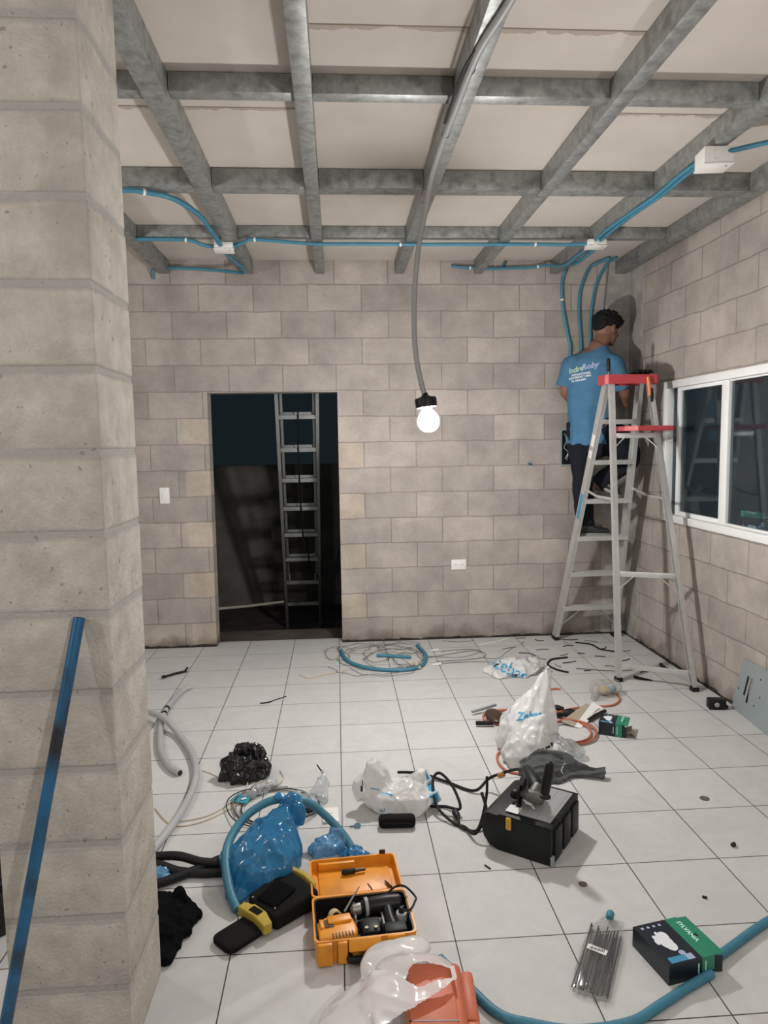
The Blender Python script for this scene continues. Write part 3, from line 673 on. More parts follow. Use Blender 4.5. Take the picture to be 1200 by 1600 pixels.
# yard things seen through the doorway
el = thing('extension_ladder', 'aluminium extension ladder leaning outside in the dark doorway', 'ladder', (-.37, 2.9, -.45))
def lp(t, dx, dy=0): return Vector((-.297-.075*t+dx*(1), 1.28+1.62*t+dy, 1.944-2.09*t))
def lx(t): return .163+.012*t
rt = (-.01, 1.145)
for s in (-1, 1):
    a = lp(rt[0], s*lx(rt[0])); b = lp(rt[1], s*lx(rt[1])); obj('rail', MB().bar(a, b, .028, .07, (0, 1, .8), bev=.003), G['alu_dim'], el)
    a = lp(rt[0], s*(lx(rt[0])-.03), .07); b = lp(.82, s*(lx(.82)-.03), .07); obj('fly_rail', MB().bar(a, b, .022, .05, (0, 1, .8), bev=.003), G['alu_dim'], el)
for k in range(8):
    t = .085+k*.1295
    a = lp(t, -lx(t)+.012); b = lp(t, lx(t)-.012); obj('rung', MB().bar(a, b, .034, .036, (0, 0, 1), bev=.004), G['alu_dim'], el)
    if k < 6:
        a = lp(t, -lx(t)+.04, .075)+Vector((0, 0, .03)); b = lp(t, lx(t)-.04, .075)+Vector((0, 0, .03)); obj('fly_rung', MB().bar(a, b, .03, .03, (0, 0, 1), bev=.004), G['alu_dim'], el)
obj('rope', MB().tube(spline([lp(.02, .01, -.03), lp(.2, .0, -.035), lp(.42, .005, -.035), lp(.6, .02, -.035), lp(.63, .05, -.03), lp(.72, .07, -.03), lp(.78, .06, -.03)], 8), .006, 8), G['rubber'], el)
for s in (-1, 1): obj('hook', MB().tube([lp(.857, s*.13, -.02), lp(.857, s*.13, -.02)+Vector((0, -.01, .085))], .008, 8), G['alu_dim'], el)
tag(obj('stick', MB().tube([(-1.12, 1.45, .17), (-.78, 1.66, .145), (-.5, 1.9, .12)], [.013, .012, .010], 10), G['wood']), 'pale thin stick lying across the dark doorway', 'stick')

# ================================================================== stepladder
sl = thing('stepladder', 'aluminium stepladder with red top cap standing by the right wall', 'ladder', (1.952, .186, 0), .042)
HL = 1.96
A0, A1 = Vector((-.253, .651, 0)), Vector((-.127, .042, HL)); B0, B1 = Vector((.253, .651, 0)), Vector((.127, .042, HL))
Mi = ROOT['stepladder'].inverted()
C0 = Mi @ Vector((1.775, -.165, 0)); D0 = Mi @ Vector((2.185, -.39, 0)); C1, D1 = Vector((-.142, -.042, HL)), Vector((.142, -.042, HL))
def on(a, b, z): return a.lerp(b, z/HL)
def lad(name, mb, m='alu', p=sl): return obj(name, mb, G[m], p, local=True)
def ushape(a, b, w, d, inward):
    """Channel rail: a web and two flanges."""
    a, b = Vector(a), Vector(b); n = Vector(inward).normalized(); L = (b-a).normalized(); f = L.cross(n).normalized(); mb = MB()
    mb.bar(a, b, d, .004, n); q = n*w/2
    for s in (-1, 1): mb.bar(a+q+f*s*(d/2-.002), b+q+f*s*(d/2-.002), .004, w, n)
    return mb
for a, b, s in ((A0, A1, 1), (B0, B1, -1)):
    r = lad('rail', ushape(a+Vector((0, 0, .02)), b, .026, .072, (s, 0, 0)))
    obj('foot', MB().box(a+Vector((s*.012, 0, .014)), (.036, .085, .028), bev=.004), G['rubber'], r, local=True)
for a, b, s in ((C0, C1, 1), (D0, D1, -1)):
    r = lad('rear_rail', ushape(a+Vector((0, 0, .02)), b, .030, .036, (s, 0, 0)))
    obj('foot', MB().box(a+Vector((s*.012, 0, .014)), (.042, .048, .028), bev=.004), G['rubber'], r, local=True)
for k in range(1, 7):
    z = .28*k; a, b = on(A0, A1, z), on(B0, B1, z); c = (a+b)/2; w = (b-a).length-.010
    m = MB(); m.box(c+Vector((0, 0, -.002)), (w, .085, .004), bev=.001); m.box(c+Vector((0, -.0405, -.016)), (w, .004, .026)); m.box(c+Vector((0, .0405, -.016)), (w, .004, .026))
    for j in range(5): m.box(c+Vector((0, -.03+.015*j, .0008)), (w-.01, .003, .002))
    lad('step', m)
for x, y in ((.0, 0),):
    a, b = on(A0, A1, .28), on(B0, B1, .28)
    for q, s in ((a, 1), (b, -1)):
        lad('knee_brace', MB().bar(on(A0 if s > 0 else B0, A1 if s > 0 else B1, .1)+Vector((s*.01, 0, 0)), q+Vector((s*.16, 0, -.032)), .016, .004))
a6 = on(A0, A1, 1.68)
for q, s in ((on(A0, A1, 1.6), 1), (on(B0, B1, 1.6), -1)):
    lad('knee_brace', MB().bar(q+Vector((s*.01, .0, 0)), q+Vector((s*.085, 0, .05)), .014, .004))
for z in (.10, .68, 1.57):
    a, b = on(C0, C1, z), on(D0, D1, z); lad('rear_bar', MB().bar(a, b, .006, .034, (0, 0, 1), bev=.001))
for z, dz, dd in ((.10, -.075, .13), (.68, -.12, .12), (1.57, -.10, .09)):
    a, b = on(C0, C1, z), on(D0, D1, z)
    for q, r in ((a, b), (b, a)):
        if z == .10 and q is a: continue
        h = on(C0 if q is a else D0, C1 if q is a else D1, z+dz); lad('rear_brace', MB().bar(h, q.lerp(r, dd/(r-q).length)+Vector((0, -.004, -.01)), .014, .004))
for p0, p1 in (((A0, A1), (C0, C1)), ((B0, B1), (D0, D1))):
    a, b = on(*p0, 1.20), on(*p1, 1.16); m = (a+b)/2+Vector((0, 0, -.02))
    s = lad('spreader', MB().bar(a, m, .004, .018).bar(m, b, .004, .018))
cap = lad('top_cap', MB().prism([(-.185, -.075), (-.165, -.09), (.165, -.09), (.185, -.075), (.178, .06), (.15, .088), (-.15, .088), (-.178, .06)], HL-.012, HL+.008), 'red')
sk = MB(); P = [(-.183, -.072), (-.165, -.087), (.165, -.087), (.183, -.072), (.176, .06), (.15, .085), (-.15, .085), (-.176, .06)]
for i in range(8):
    a, b = P[i], P[(i+1) % 8]; sk.bar((a[0], a[1], HL-.03), (b[0], b[1], HL-.03), .004, .044)
obj('skirt', sk, G['red'], cap, local=True)
tz = 1.60; tr = lad('paint_tray', MB().prism([(-.10, -.045), (.175, -.045), (.185, -.30), (.16, -.325), (-.07, -.325), (-.125, -.25)], tz, tz+.008), 'red')
P = [(-.10, -.045), (.175, -.045), (.185, -.30), (.16, -.325), (-.07, -.325), (-.125, -.25)]; sk = MB()
for i in range(6): a, b = P[i], P[(i+1) % 6]; sk.bar((a[0], a[1], tz+.014), (b[0], b[1], tz+.014), .005, .030)
obj('rim', sk, G['red'], tr, local=True)
ra = on(A0, A1, 1.0); rd = (A1-A0).normalized()
plq = MB(); plq.bar(on(A0, A1, .98), on(A0, A1, 1.16), .045, .002, (-1, 0, 0), bev=.0008)
part_label(lad('badge', MB().join(plq, Matrix.Translation((-.0035, 0, 0))), 'box_blue'), 'oval blue maker badge on the rail')
wl = MB()
for z0, z1 in ((1.50, 1.58), (1.42, 1.47)): wl.bar(on(A0, A1, z0), on(A0, A1, z1), .04, .0015, (-1, 0, 0))
part_label(lad('sticker', MB().join(wl, Matrix.Translation((-.003, 0, 0))), 'paper'), 'white warning sticker on the rail')

# things on the ladder
W0 = ROOT['stepladder']
def lw(x, y, z): return W0 @ Vector((x, y, z))
pk = thing('pliers', 'orange handled pliers hanging open from the red ladder cap', 'pliers', lw(.125, -.098, 1.60))
obj('grip', MB().tube([lw(.098, -.100, 1.95), lw(.105, -.102, 1.90), lw(.112, -.102, 1.83)], [.013, .015, .013], 12, sq=.7), G['pliers_orange'], pk)
obj('grip', MB().tube([lw(.122, -.104, 1.88), lw(.127, -.106, 1.83), lw(.125, -.104, 1.79)], [.011, .013, .012], 12, sq=.7), G['black'], pk)
hd = MB(); hd.tube([lw(.112, -.102, 1.832), lw(.119, -.102, 1.79), lw(.128, -.102, 1.75), lw(.133, -.102, 1.71), lw(.145, -.102, 1.67)], [.009, .012, .014, .010, .006], 10, sq=.5)
hd.tube([lw(.124, -.104, 1.79), lw(.124, -.103, 1.75), lw(.135, -.102, 1.70), lw(.162, -.102, 1.685)], [.008, .010, .008, .004], 10, sq=.5)
obj('jaws', hd, G['steel'], pk)
obj('rivet', MB().tube([lw(.126, -.112, 1.752), lw(.126, -.092, 1.752)], .007, 12), G['steel'], pk)
gv = MB(); gv.ell(lw(.08, -.02, HL+.028), (.055, .035, .018), (0, 0, .3)); gv.ell(lw(.12, -.03, HL+.024), (.035, .02, .014), (0, 0, -.5)); gv.ell(lw(.045, -.03, HL+.02), (.05, .012, .009), (0, 0, .2))
for j in range(4): gv.tube([lw(.06+.02*j, -.02, HL+.03), lw(.05+.03*j, -.05, HL+.033), lw(.045+.034*j, -.075, HL+.02)], [.009, .009, .007], 8)
gm = fuse(gv, .004, 4); gm.transform(Matrix.Translation((0, 0, .002)))
tag(obj('work_glove', gm, G['rubber'], smooth=180), 'dark crumpled work glove lying on the red ladder cap', 'glove')
sd = thing('screwdriver', 'dark screwdriver standing upright in the red ladder cap', 'screwdriver', lw(-.12, .02, HL+.008))
obj('handle', MB().lathe([(.006, .03), (.011, .036), (.013, .06), (.012, .10), (.009, .115), (.004, .118)], 12, Matrix.Translation(lw(-.12, .02, HL+.008))), G['black'], sd)
obj('shank', MB().tube([lw(-.12, .02, HL+.009), lw(-.12, .02, HL+.04)], .003, 8), G['steel'], sd)

# ================================================================== the worker
man = thing('person', 'person in blue t-shirt and black trousers standing on the stepladder, seen from behind', 'person', (1.87, .62, .84))
right = Vector((.86, -.51, 0)).normalized(); fwd = Vector((.51, .86, 0)).normalized(); rang = math.atan2(right.y, right.x)
LS, RS = Vector((1.768, .735, 2.095)), Vector((2.015, .585, 2.085))
LE, RE = Vector((1.725, .765, 1.925)), Vector((2.105, .60, 1.90)); LH, RH = Vector((1.835, .865, 1.775)), Vector((2.165, .70, 1.80))
HIPL, HIPR = Vector((1.81, .70, 1.66)), Vector((1.93, .625, 1.65))
KL, KR = Vector((1.825, .66, 1.26)), Vector((2.13, .53, 1.41)); AL, AR = Vector((1.835, .62, .92)), Vector((1.915, .585, 1.215))
HC = Vector((2.005, .69, 2.352)); hf = Vector((.90, .38, -.24)).normalized()
hr = hf.cross(Vector((0, 0, 1))).normalized(); hu = hr.cross(hf)
HM = Matrix((hr, hf, hu)).transposed().to_4x4(); HM.translation = HC
body = MB()
TOR = [(1.87, .655, 1.58, .15, .10), (1.87, .655, 1.66, .16, .108), (1.872, .66, 1.78, .138, .095), (1.88, .665, 1.92, .150, .102), (1.888, .665, 2.05, .168, .104), (1.89, .665, 2.13, .155, .09), (1.905, .67, 2.185, .10, .07), (1.925, .675, 2.215, .06, .055)]
body.loft([(x, y, z, a, b, rang) for x, y, z, a, b in TOR], 28)
body.tube(spline([(1.91, .665, 2.17), (1.945, .672, 2.235), (1.985, .685, 2.30), (2.0, .69, 2.345)], 5), [.068]*5+[.058]*6+[.056]*5, 16)
# head: skull, jaw, nose, brow, ears
hb = MB(); hb.ell((0, -.008, .018), (.076, .094, .096)); hb.ell((0, .03, -.045), (.056, .058, .062)); hb.ell((0, .074, -.088), (.026, .020, .020)); hb.ell((0, .02, -.07), (.05, .05, .035))
hb.tube([(0, .083, .022), (0, .098, -.005), (0, .108, -.028)], [.010, .012, .015], 10); hb.ell((0, .094, -.03), (.017, .012, .010))
hb.ell((0, .084, -.056), (.024, .010, .007)); hb.ell((0, .083, -.067), (.021, .010, .007)); hb.ell((.03, .078, .036), (.024, .012, .008)); hb.ell((-.03, .078, .036), (.024, .012, .008))
for s in (-1, 1): hb.ell((s*.078, -.008, -.006), (.010, .018, .031), (0, 0, s*.25)); hb.ell((s*.08, -.006, -.028), (.009, .012, .012))
body.join(hb, HM)
body.tube(spline([LS-right*(-.03), LS, LE, LE.lerp(LH, .5), LH], 5), [.055]*5+[.052, .05, .047, .044, .042]+[.042, .042, .040, .037, .034]+[.033, .030, .028, .026, .026]+[.026], 14)
body.tube(spline([RS-right*.03, RS, RE, RE.lerp(RH, .5), RH], 5), [.055]*5+[.052, .05, .047, .044, .042]+[.042, .042, .040, .037, .034]+[.033, .030, .028, .026, .026]+[.026], 14)
def hand(b, wrist, d, palm_n, curl=.5, side=1):
    d = Vector(d).normalized(); n = Vector(palm_n); n = (n-d*n.dot(d)).normalized(); s = d.cross(n)*side
    M = Matrix((s, d, n)).transposed().to_4x4(); M.translation = wrist
    h = MB(); h.ell((0, .045, 0), (.040, .052, .015)); h.ell((.0, .02, 0), (.030, .035, .017)); h.ell((-.028, .03, .006), (.016, .030, .014))
    for i, (x, L) in enumerate(((-.029, .068), (-.0095, .076), (.0105, .070), (.029, .055))):
        p = Vector((x, .085, 0)); a = 0; pts = [Vector((x*.85, .06, 0)), p]
        for f, q in ((.45, .8), (.32, 1.0), (.23, .8)):
            a += curl*q; p = p+Vector((x*.25*f, math.cos(a), math.sin(a))).normalized()*L*f; pts.append(p)
        h.tube(pts, [.0095, .0095, .009, .0082, .0062], 8)
    h.tube([(-.026, .02, .004), (-.046, .048, .012), (-.052, .072, .026), (-.046, .092, .040)], [.013, .0115, .010, .0075], 8)
    b.join(h, M)
hand(body, LH, (.75, .5, -.3), (.3, -.4, -.85), .45, 1); hand(body, RH, (.35, .75, .3), (-.85, .3, -.2), .6, -1)
for a, b, c in ((HIPL, KL, AL), (HIPR, KR, AR)):
    body.tube(spline([a, a.lerp(b, .5), b, b.lerp(c, .45), c, c+(c-b).normalized()*.02], 4), [.078]*4+[.07, .066, .06, .057]+[.056, .056, .056, .055]+[.052, .047, .042, .038]+[.037]*5, 14)
    body.ell(c+Vector((.03, 0, -.02)), (.06, .03, .028))
obj('body', fuse(body, .0042, 3, .5), G['skin'], man, smooth=180)
for s in (-1, 1):
    ey = MB(); ey.join(MB().ell((s*.030, .083, .022), (.011, .007, .006), sub=2), HM); obj('eye', ey, G['paper'], man, smooth=180)
# hair: thick, dark, tousled, longer on top
hh = MB(); hh.ell((0, -.012, .045), (.090, .108, .082)); hh.ell((0, .045, .078), (.075, .055, .045)); hh.ell((0, -.075, .02), (.072, .038, .060)); hh.ell((0, .082, .062), (.066, .028, .030))
random.seed(3)
for i in range(60):
    a = random.uniform(0, 2*PI); e = random.uniform(.05, 1.35); dr = Vector((math.cos(a)*math.cos(e), math.sin(a)*math.cos(e), math.sin(e)))
    p = Vector((dr.x*.088, -.01+dr.y*.112, .045+dr.z*.083)); tg = Vector((dr.x*.25, .5+.2*dr.y, .1-.3*dr.z))
    hh.tube([p-dr*.01, p+dr*.008, p+dr*.013+tg*.03], [.013, .010, .003], 6)
h2 = MB(); h2.join(hh, HM); obj('hair', fuse(h2, .005, 2), G['hair'], man, smooth=180)
# t-shirt
ts = MB()
SH = [(1.876, .64, 1.512, .172, .132), (1.872, .645, 1.56, .170, .130), (1.868, .65, 1.66, .168, .125), (1.87, .66, 1.78, .158, .116), (1.88, .665, 1.92, .168, .120), (1.888, .665, 2.05, .186, .120), (1.893, .665, 2.12, .165, .106), (1.908, .667, 2.17, .122, .088), (1.928, .67, 2.205, .085, .072), (1.94, .672, 2.222, .072, .064)]
ts.loft([(x, y, z, a, b, rang) for x, y, z, a, b in SH], 36)
for S, E, sg in ((LS, LE, -1), (RS, RE, 1)):
    ts.tube(spline([S-right*sg*.05, S, S.lerp(E, .55), S.lerp(E, .92)], 4), [.07]*4+[.078, .076, .074, .073]+[.073, .074, .076, .077]+[.078], 18)
tm = fuse(ts, .005, 6); tm.update(); nr = [v.normal.copy() for v in tm.vertices]
for v, n in zip(tm.vertices, nr):      # hanging folds
    p = v.co; t = max(0, min(1, (2.1-p.z)/.5)); u = (p-Vector((1.87, .65, 0))).dot(right)
    w = math.sin(u*52+2.5*noise.noise(p*5)+p.z*4)*.0075*t+.010*noise.noise(Vector((p.x*9, p.y*9, p.z*5)))
    v.co += n*w
shirt = obj('t_shirt', tm, G['shirt'], man, smooth=180)
sm = bpy.data.meshes.new('t'); sm = shirt.data.copy(); sm.transform(ROOT['person'])
def back_print(name, body_, x, z, size, m, shear=.25, bold=.0, rot=.0, lab=None):
    o = Vector((1.875, .65, 0))+right*x-fwd*.2+Vector((0, 0, z)); tmb = textmesh(body_, size, shear, bold)
    rt = (right+Vector((0, 0, rot))).normalized(); pm = place(tmb, o, rt, (0, 0, 1))
    wm = wrap(pm, sm, fwd, .0018, .5, 1)
    if wm.f: obj(name, wm, G[m], shirt)
back_print('print', 'Indre', -.092, 2.052, .054, 'print_green', .2, .0012, .16)
back_print('print', 'Roby', .008, 2.072, .056, 'print_lilac', .35, .0016, .16)
for i, (tx, zz, wd_) in enumerate((('INSTALACIONES', 2.018, .019), ('ELECTRICAS Y MAS', 1.997, .0195), ('Tel. 7000-0000', 1.974, .018))):
    back_print('print', tx, -.055-.008*i, zz, wd_, 'print_white', .1, .0006, .10)
# trousers
tu = MB(); tu.loft([(1.872, .655, 1.56, .145, .105, rang), (1.87, .657, 1.62, .150, .110, rang), (1.87, .657, 1.72, .142, .102, rang)], 28)
tu.loft([(1.895, .635, 1.40, .05, .06, rang), (1.90, .64, 1.46, .13, .085, rang), (1.885, .65, 1.54, .15, .10, rang), (1.872, .655, 1.60, .14, .10, rang)], 24)
for a, b, c in ((HIPL, KL, AL), (HIPR, KR, AR)):
    tu.tube(spline([a+Vector((0, 0, .02)), a.lerp(b, .5), b, b.lerp(c, .5), c.lerp(b, -.02)], 5), ([.098]*5 if b is KL else [.118]*5)+([.088, .085, .082, .079, .076] if b is KL else [.115, .108, .102, .095, .088])+[.074]*5+[.071, .07, .068, .066, .065]+[.064], 18)
um = fuse(tu, .006, 5); um.update(); nr = [v.normal.copy() for v in um.vertices]
for v, n in zip(um.vertices, nr): v.co += n*(.009*noise.noise(v.co*14)+.006*(crease(v.co, 16)-.4))
obj('trousers', um, G['trousers'], man, smooth=180)
def shoe(name, heel, toe, up):
    heel, toe = Vector(heel), Vector(toe); d = (toe-heel).normalized(); u = Vector(up); u = (u-d*u.dot(d)).normalized(); s = d.cross(u); L = (toe-heel).length
    M = Matrix((s, d, u)).transposed().to_4x4(); M.translation = heel
    b = MB(); b.loft([(0, -.005+L*t, .012+h/2, w, h/2+.004, 0, (0, 1, 0)) for t, w, h in ((0, .022, .045), (.06, .036, .075), (.22, .040, .085), (.38, .041, .078), (.6, .046, .055), (.82, .045, .042), (.95, .034, .034), (1.0, .018, .022))], 18)
    b.tube([(0, .05, .06), (0, .055, .10), (0, .058, .125)], [.042, .040, .040], 16)
    o = MB(); o.join(b, M); m = fuse(o, .005, 3); so = obj(name, m, G['leather'], man, smooth=180)
    pts = [(math.copysign(1, math.cos(a))*0+(.036+.012*max(0, math.sin(a)))*math.cos(a), L/2+math.sin(a)*(L/2+.004)) for a in [2*PI*i/28 for i in range(28)]]
    sb = MB(); sb.prism(pts, 0, .020); o = MB(); o.join(sb, M); obj('sole', o, G['sole'], so)
    lc = MB()
    for i in range(4): lc.tube([(-.022, .10+.022*i, .092-.008*i), (0, .105+.022*i, .101-.009*i), (.022, .10+.022*i, .092-.008*i)], .003, 6)
    o = MB(); o.join(lc, M); obj('laces', o, G['rubber'], so)
shoe('shoe', (1.785, .625, .8415), (2.02, .60, .8415), (0, 0, 1)); shoe('shoe', (1.895, .60, 1.215), (2.045, .505, 1.124), (.42, -.1, .85))

# ================================================================== pipe, boxes and tools
pp = thing('steel_pipe', 'blue painted rusty steel pipe leaning on the block pillar', 'pipe', (-.80, -3.06, 0))
pa, pb = Vector((-.783, -3.075, .002)), Vector((-.604, -2.797, 1.152)); pd_ = (pb-pa).normalized()
obj('tube', MB().tube([pa, pb], .0135, 20), G['pipe_blue'], pp); obj('bore', MB().tube([pb-pd_*.001, pb+pd_*.0006], .010, 16), G['gap'], pp)

def frame(name, label, cat, o, ang, group=None): return thing(name, label, cat, o, ang, group)
# ---- black toolbox with smoked lid
tb = frame('toolbox', 'black toolbox with smoked grey lid, grinder resting on top', 'toolbox', (.757, -2.083, 0), math.radians(143))
# local x along the front edge to the left, local -y away from the camera side
TW, TD, TH = .285, .31, .148
prof = [(0, 0), (.21, 0), (.245, .012), (.27, .040), (.283, .085), (.283, .112), (.274, .130), (.255, .140), (0, .140)]
Mx = Matrix(((1, 0, 0, 0), (0, 0, -1, 0), (0, 1, 0, 0), (0, 0, 0, 1)))
bd = MB(); bd.prism(prof, 0, TD, Mx); obj('body', evalmesh(bd, [('BEVEL', dict(width=.006, segments=2))]), G['toolbox'], tb, local=True)
ld = MB(); ld.box((.105, -TD/2, .1435), (.21, TD, .007), bev=.003); lid = obj('lid', ld, G['toolbox'], tb, local=True)
sp_ = MB(); sp_.box((.098, -TD/2-.006, .149), (.165, TD-.055, .006), bev=.003)
for j in range(4): sp_.box((.03+.045*j, -TD/2-.006, .1525), (.004, TD-.07, .002))
obj('smoked_panel', sp_, G['smoke'], lid, local=True)
obj('latch', MB().box((.165, .004, .120), (.022, .010, .048), bev=.005, seg=3), G['yellow'] if False else mat('yellow_plastic', (.60, .33, .03), .45), tb, local=True)
for j in range(3): obj('side_rib', MB().box((-.004, -.06-.095*j, .07), (.012, .075, .122), bev=.005), G['toolbox'], tb, local=True)
obj('corner_foot', MB().box((-.003, -.008, .02), (.012, .02, .038), bev=.003), G['panel_grey'], tb, local=True)
obj('label', MB().box((.165, -.05, .1535), (.05, .055, .001)), G['paper'], lid, local=True)
TBM = ROOT['toolbox']
# ---- angle grinder standing on the lid
gr = thing('angle_grinder', 'angle grinder with upright black side handle on the black toolbox', 'power tool', TBM @ Vector((.11, -.10, .156)))
def tl(x, y, z): return TBM @ Vector((x, y, z))
hx = Vector((tl(1, 0, 0)-tl(0, 0, 0))); hy = Vector((tl(0, 1, 0)-tl(0, 0, 0)))
def axis_M(o, z): M = Vector((0, 0, 1)).rotation_difference(Vector(z).normalized()).to_matrix().to_4x4(); M.translation = o; return M
go = tl(.105, -.085, .205)
gaxis = (hx*.95+hy*.15+Vector((0, 0, .12))).normalized()
obj('gear_head', MB().lathe([(.010, -.046), (.019, -.042), (.024, -.028), (.026, -.010), (.024, .012), (.020, .026), (.014, .036), (.012, .05)], 20, axis_M(go, gaxis)), G['gear'], gr)
obj('gear_neck', MB().tube([go, go-hy*.03+Vector((0, 0, .004)), go-hy*.055+Vector((0, 0, .01))], [.023, .025, .027], 18), G['gear'], gr)
obj('disc', MB().lathe([(.050, 0), (.051, .001), (.050, .0025)], 40, axis_M(go+gaxis*.046, gaxis)), G['toolbox'], gr)
gd = MB(); Mg = axis_M(go+gaxis*.038, gaxis); n = 26
for (r0, r1, z0, z1) in ((.0, .056, 0, .002), (.0545, .0565, .002, .018)):
    A = [2*PI*.62*i/n-1.1 for i in range(n+1)]
    for i in range(n):
        c, s, c2, s2 = math.cos(A[i]), math.sin(A[i]), math.cos(A[i+1]), math.sin(A[i+1])
        V = [(r*a, r*b, z) for z in (z0, z1) for r, a, b in ((r0, c, s), (r1, c, s), (r1, c2, s2), (r0, c2, s2))]
        gd.add(V, [[3, 2, 1, 0], [4, 5, 6, 7], [0, 1, 5, 4], [1, 2, 6, 5], [2, 3, 7, 6], [3, 0, 4, 7]], 0, Mg)
obj('guard', gd, G['black'], gr)
h0 = go-gaxis*.045+Vector((0, 0, .012)); hd_ = (Vector((0, 0, 1))-gaxis*.12-hy*.10).normalized()*1.12
obj('side_handle', MB().tube([h0-hd_*.005, h0, h0+hd_*.006, h0+hd_*.012, h0+hd_*.03, h0+hd_*.07, h0+hd_*.10, h0+hd_*.118, h0+hd_*.124], [.010, .023, .024, .016, .017, .020, .0175, .014, .006], 18), G['black'], gr)
mdir = (-hy*.80+hx*.60+Vector((0, 0, .02))).normalized(); m0 = go-hy*.05+Vector((0, 0, .008))
obj('motor_body', MB().tube([m0, m0+mdir*.012, m0+mdir*.05, m0+mdir*.085, m0+mdir*.10, m0+mdir*.15, m0+mdir*.165], [.024, .029, .030, .029, .024, .023, .016], 20), G['toolbox'], gr)
obj('rear_knob', MB().ell(tl(.185, -.12, .178), (.026, .022, .020), sub=3), G['black'], gr)
c0 = m0+mdir*.165
obj('cord', MB().tube(spline([c0, c0+mdir*.03+Vector((0, 0, -.02)), (.735, -1.60, .14), (.66, -1.50, .06), (.585, -1.515, .012), (.48, -1.42, .010), (.38, -1.335, .012), (.31, -1.325, .018), (.262, -1.345, .03)], 10), .0065, 10), G['rubber'], gr)
obj('strain_relief', MB().tube([(.705, -1.565, .106), (.69, -1.545, .092)], .0125, 12), mat('tan_tape', (.42, .22, .08), .6), gr)

# second lead with an in-line plug, looped between the bag and the toolbox
cl = thing('black_lead', 'black power cord looped on the tiles between white bag and toolbox', 'cord', (.45, -1.66, 0))
obj('cable', MB().tube(spline([(.56, -1.80, .15), (.565, -1.86, .10), (.518, -1.885, .03), (.49, -1.80, .010), (.45, -1.765, .010), (.395, -1.68, .04), (.392, -1.585, .10), (.425, -1.565, .125), (.472, -1.62, .09), (.49, -1.70, .035), (.43, -1.672, .030), (.36, -1.655, .025)], 10), .0062, 10), G['rubber'], cl)
obj('cable', MB().tube(spline([(.475, -1.745, .032), (.472, -1.79, .012), (.50, -1.82, .008), (.535, -1.825, .008), (.565, -1.79, .045), (.59, -1.755, .12), (.595, -1.735, .185)], 8), .0055, 10), G['rubber'], cl)
obj('plug', MB().tube([(.468, -1.705, .022), (.470, -1.722, .022), (.473, -1.748, .018)], [.014, .015, .009], 14), G['toolbox'], cl)

# ---- open orange drill case
dc = frame('drill_case', 'open orange drill case with black liner holding drill and charger', 'tool case', (.060, -2.382, 0), math.radians(4.2))
CW, CDp, CH = .312, .215, .074
def local_box_tray(w, d, h, t, floor_t, bev=.01):
    b = MB(); n = 8
    def rr(w, d, r): 
        P = []
        for cx, cy, a0 in ((w/2-r, d/2-r, 0), (-w/2+r, d/2-r, PI/2), (-w/2+r, -d/2+r, PI), (w/2-r, -d/2+r, 3*PI/2)):
            for i in range(5): a = a0+PI/2*i/4; P.append((cx+r*math.cos(a), cy+r*math.sin(a)))
        return P
    O0, O1, I1, I0 = rr(w-.012, d-.012, .014), rr(w, d, .018), rr(w-2*t, d-2*t, .015), rr(w-2*t-.006, d-2*t-.006, .012); N = len(O0)
    V = [(x, y, 0) for x, y in O0]+[(x, y, h) for x, y in O1]+[(x, y, h) for x, y in I1]+[(x, y, floor_t) for x, y in I0]
    F = [list(range(N))[::-1]]
    for r in range(3):
        for i in range(N): F.append([r*N+i, r*N+(i+1) % N, (r+1)*N+(i+1) % N, (r+1)*N+i])
    F.append([3*N+i for i in range(N)]); b.add(V, F); return b
obj('base', local_box_tray(CW, CDp, CH, .006, .012), G['orange'], dc, local=True)
ln = local_box_tray(CW-.013, CDp-.013, .058, .004, .006); lo = MB(); lo.join(ln, Matrix.Translation((0, 0, .0128)))
liner = obj('liner', lo, G['black'], dc, local=True)
for x, y, sx, sy, h in ((-.02, .055, .006, .08, .034), (.065, -.02, .006, .10, .034), (.105, .055, .07, .006, .03), (.03, .01, .07, .006, .028)):
    obj('divider', MB().box((x, y, .02+h/2), (sx, sy, h), bev=.002), G['smoke'], liner, local=True)
lidM = Matrix.Translation((-.002, CDp/2+.117, 0)); li = MB(); li.join(local_box_tray(CW-.004, .212, .066, .006, .03), lidM)
lidp = obj('lid', li, G['orange'], dc, local=True)
obj('lid_panel', MB().box((-.002, .235, .0335), (.25, .13, .006), bev=.003), G['orange'], lidp, local=True)
obj('lid_rib', MB().box((-.06, .312, .045), (.13, .014, .03), bev=.003), G['orange'], lidp, local=True)
for x in (-.10, .10): obj('hinge', MB().tube([(x-.025, CDp/2+.003, .066), (x+.025, CDp/2+.003, .066)], .006, 10), G['orange'], dc, local=True)
obj('lid_latch', MB().box((.108, .330, .068), (.022, .006, .026), bev=.002), G['brownplastic'], lidp, local=True)
obj('front_lug', MB().box((-.125, -.113, .038), (.045, .016, .068), bev=.004), G['orange'], dc, local=True)
obj('front_lug', MB().box((-.072, -.112, .038), (.030, .014, .068), bev=.004), G['orange'], dc, local=True)
obj('front_latch', MB().box((-.005, -.118, .062), (.098, .012, .036), Euler((-.35, 0, 0)).to_matrix().to_4x4(), bev=.004), G['orange'], dc, local=True)
obj('carry_handle', MB().tube(spline([(-.052, -.110, .022), (-.05, -.124, .022), (-.035, -.128, .022), (.055, -.128, .022), (.07, -.124, .022), (.072, -.110, .022)], 4), .011, 12), G['toolbox'], dc, local=True)
obj('front_tab', MB().box((.09, -.109, .068), (.055, .010, .014), bev=.003), G['orange'], dc, local=True)
DM = ROOT['drill_case']
def dl(x, y, z): return DM @ Vector((x, y, z*.8 if y < .14 else z))
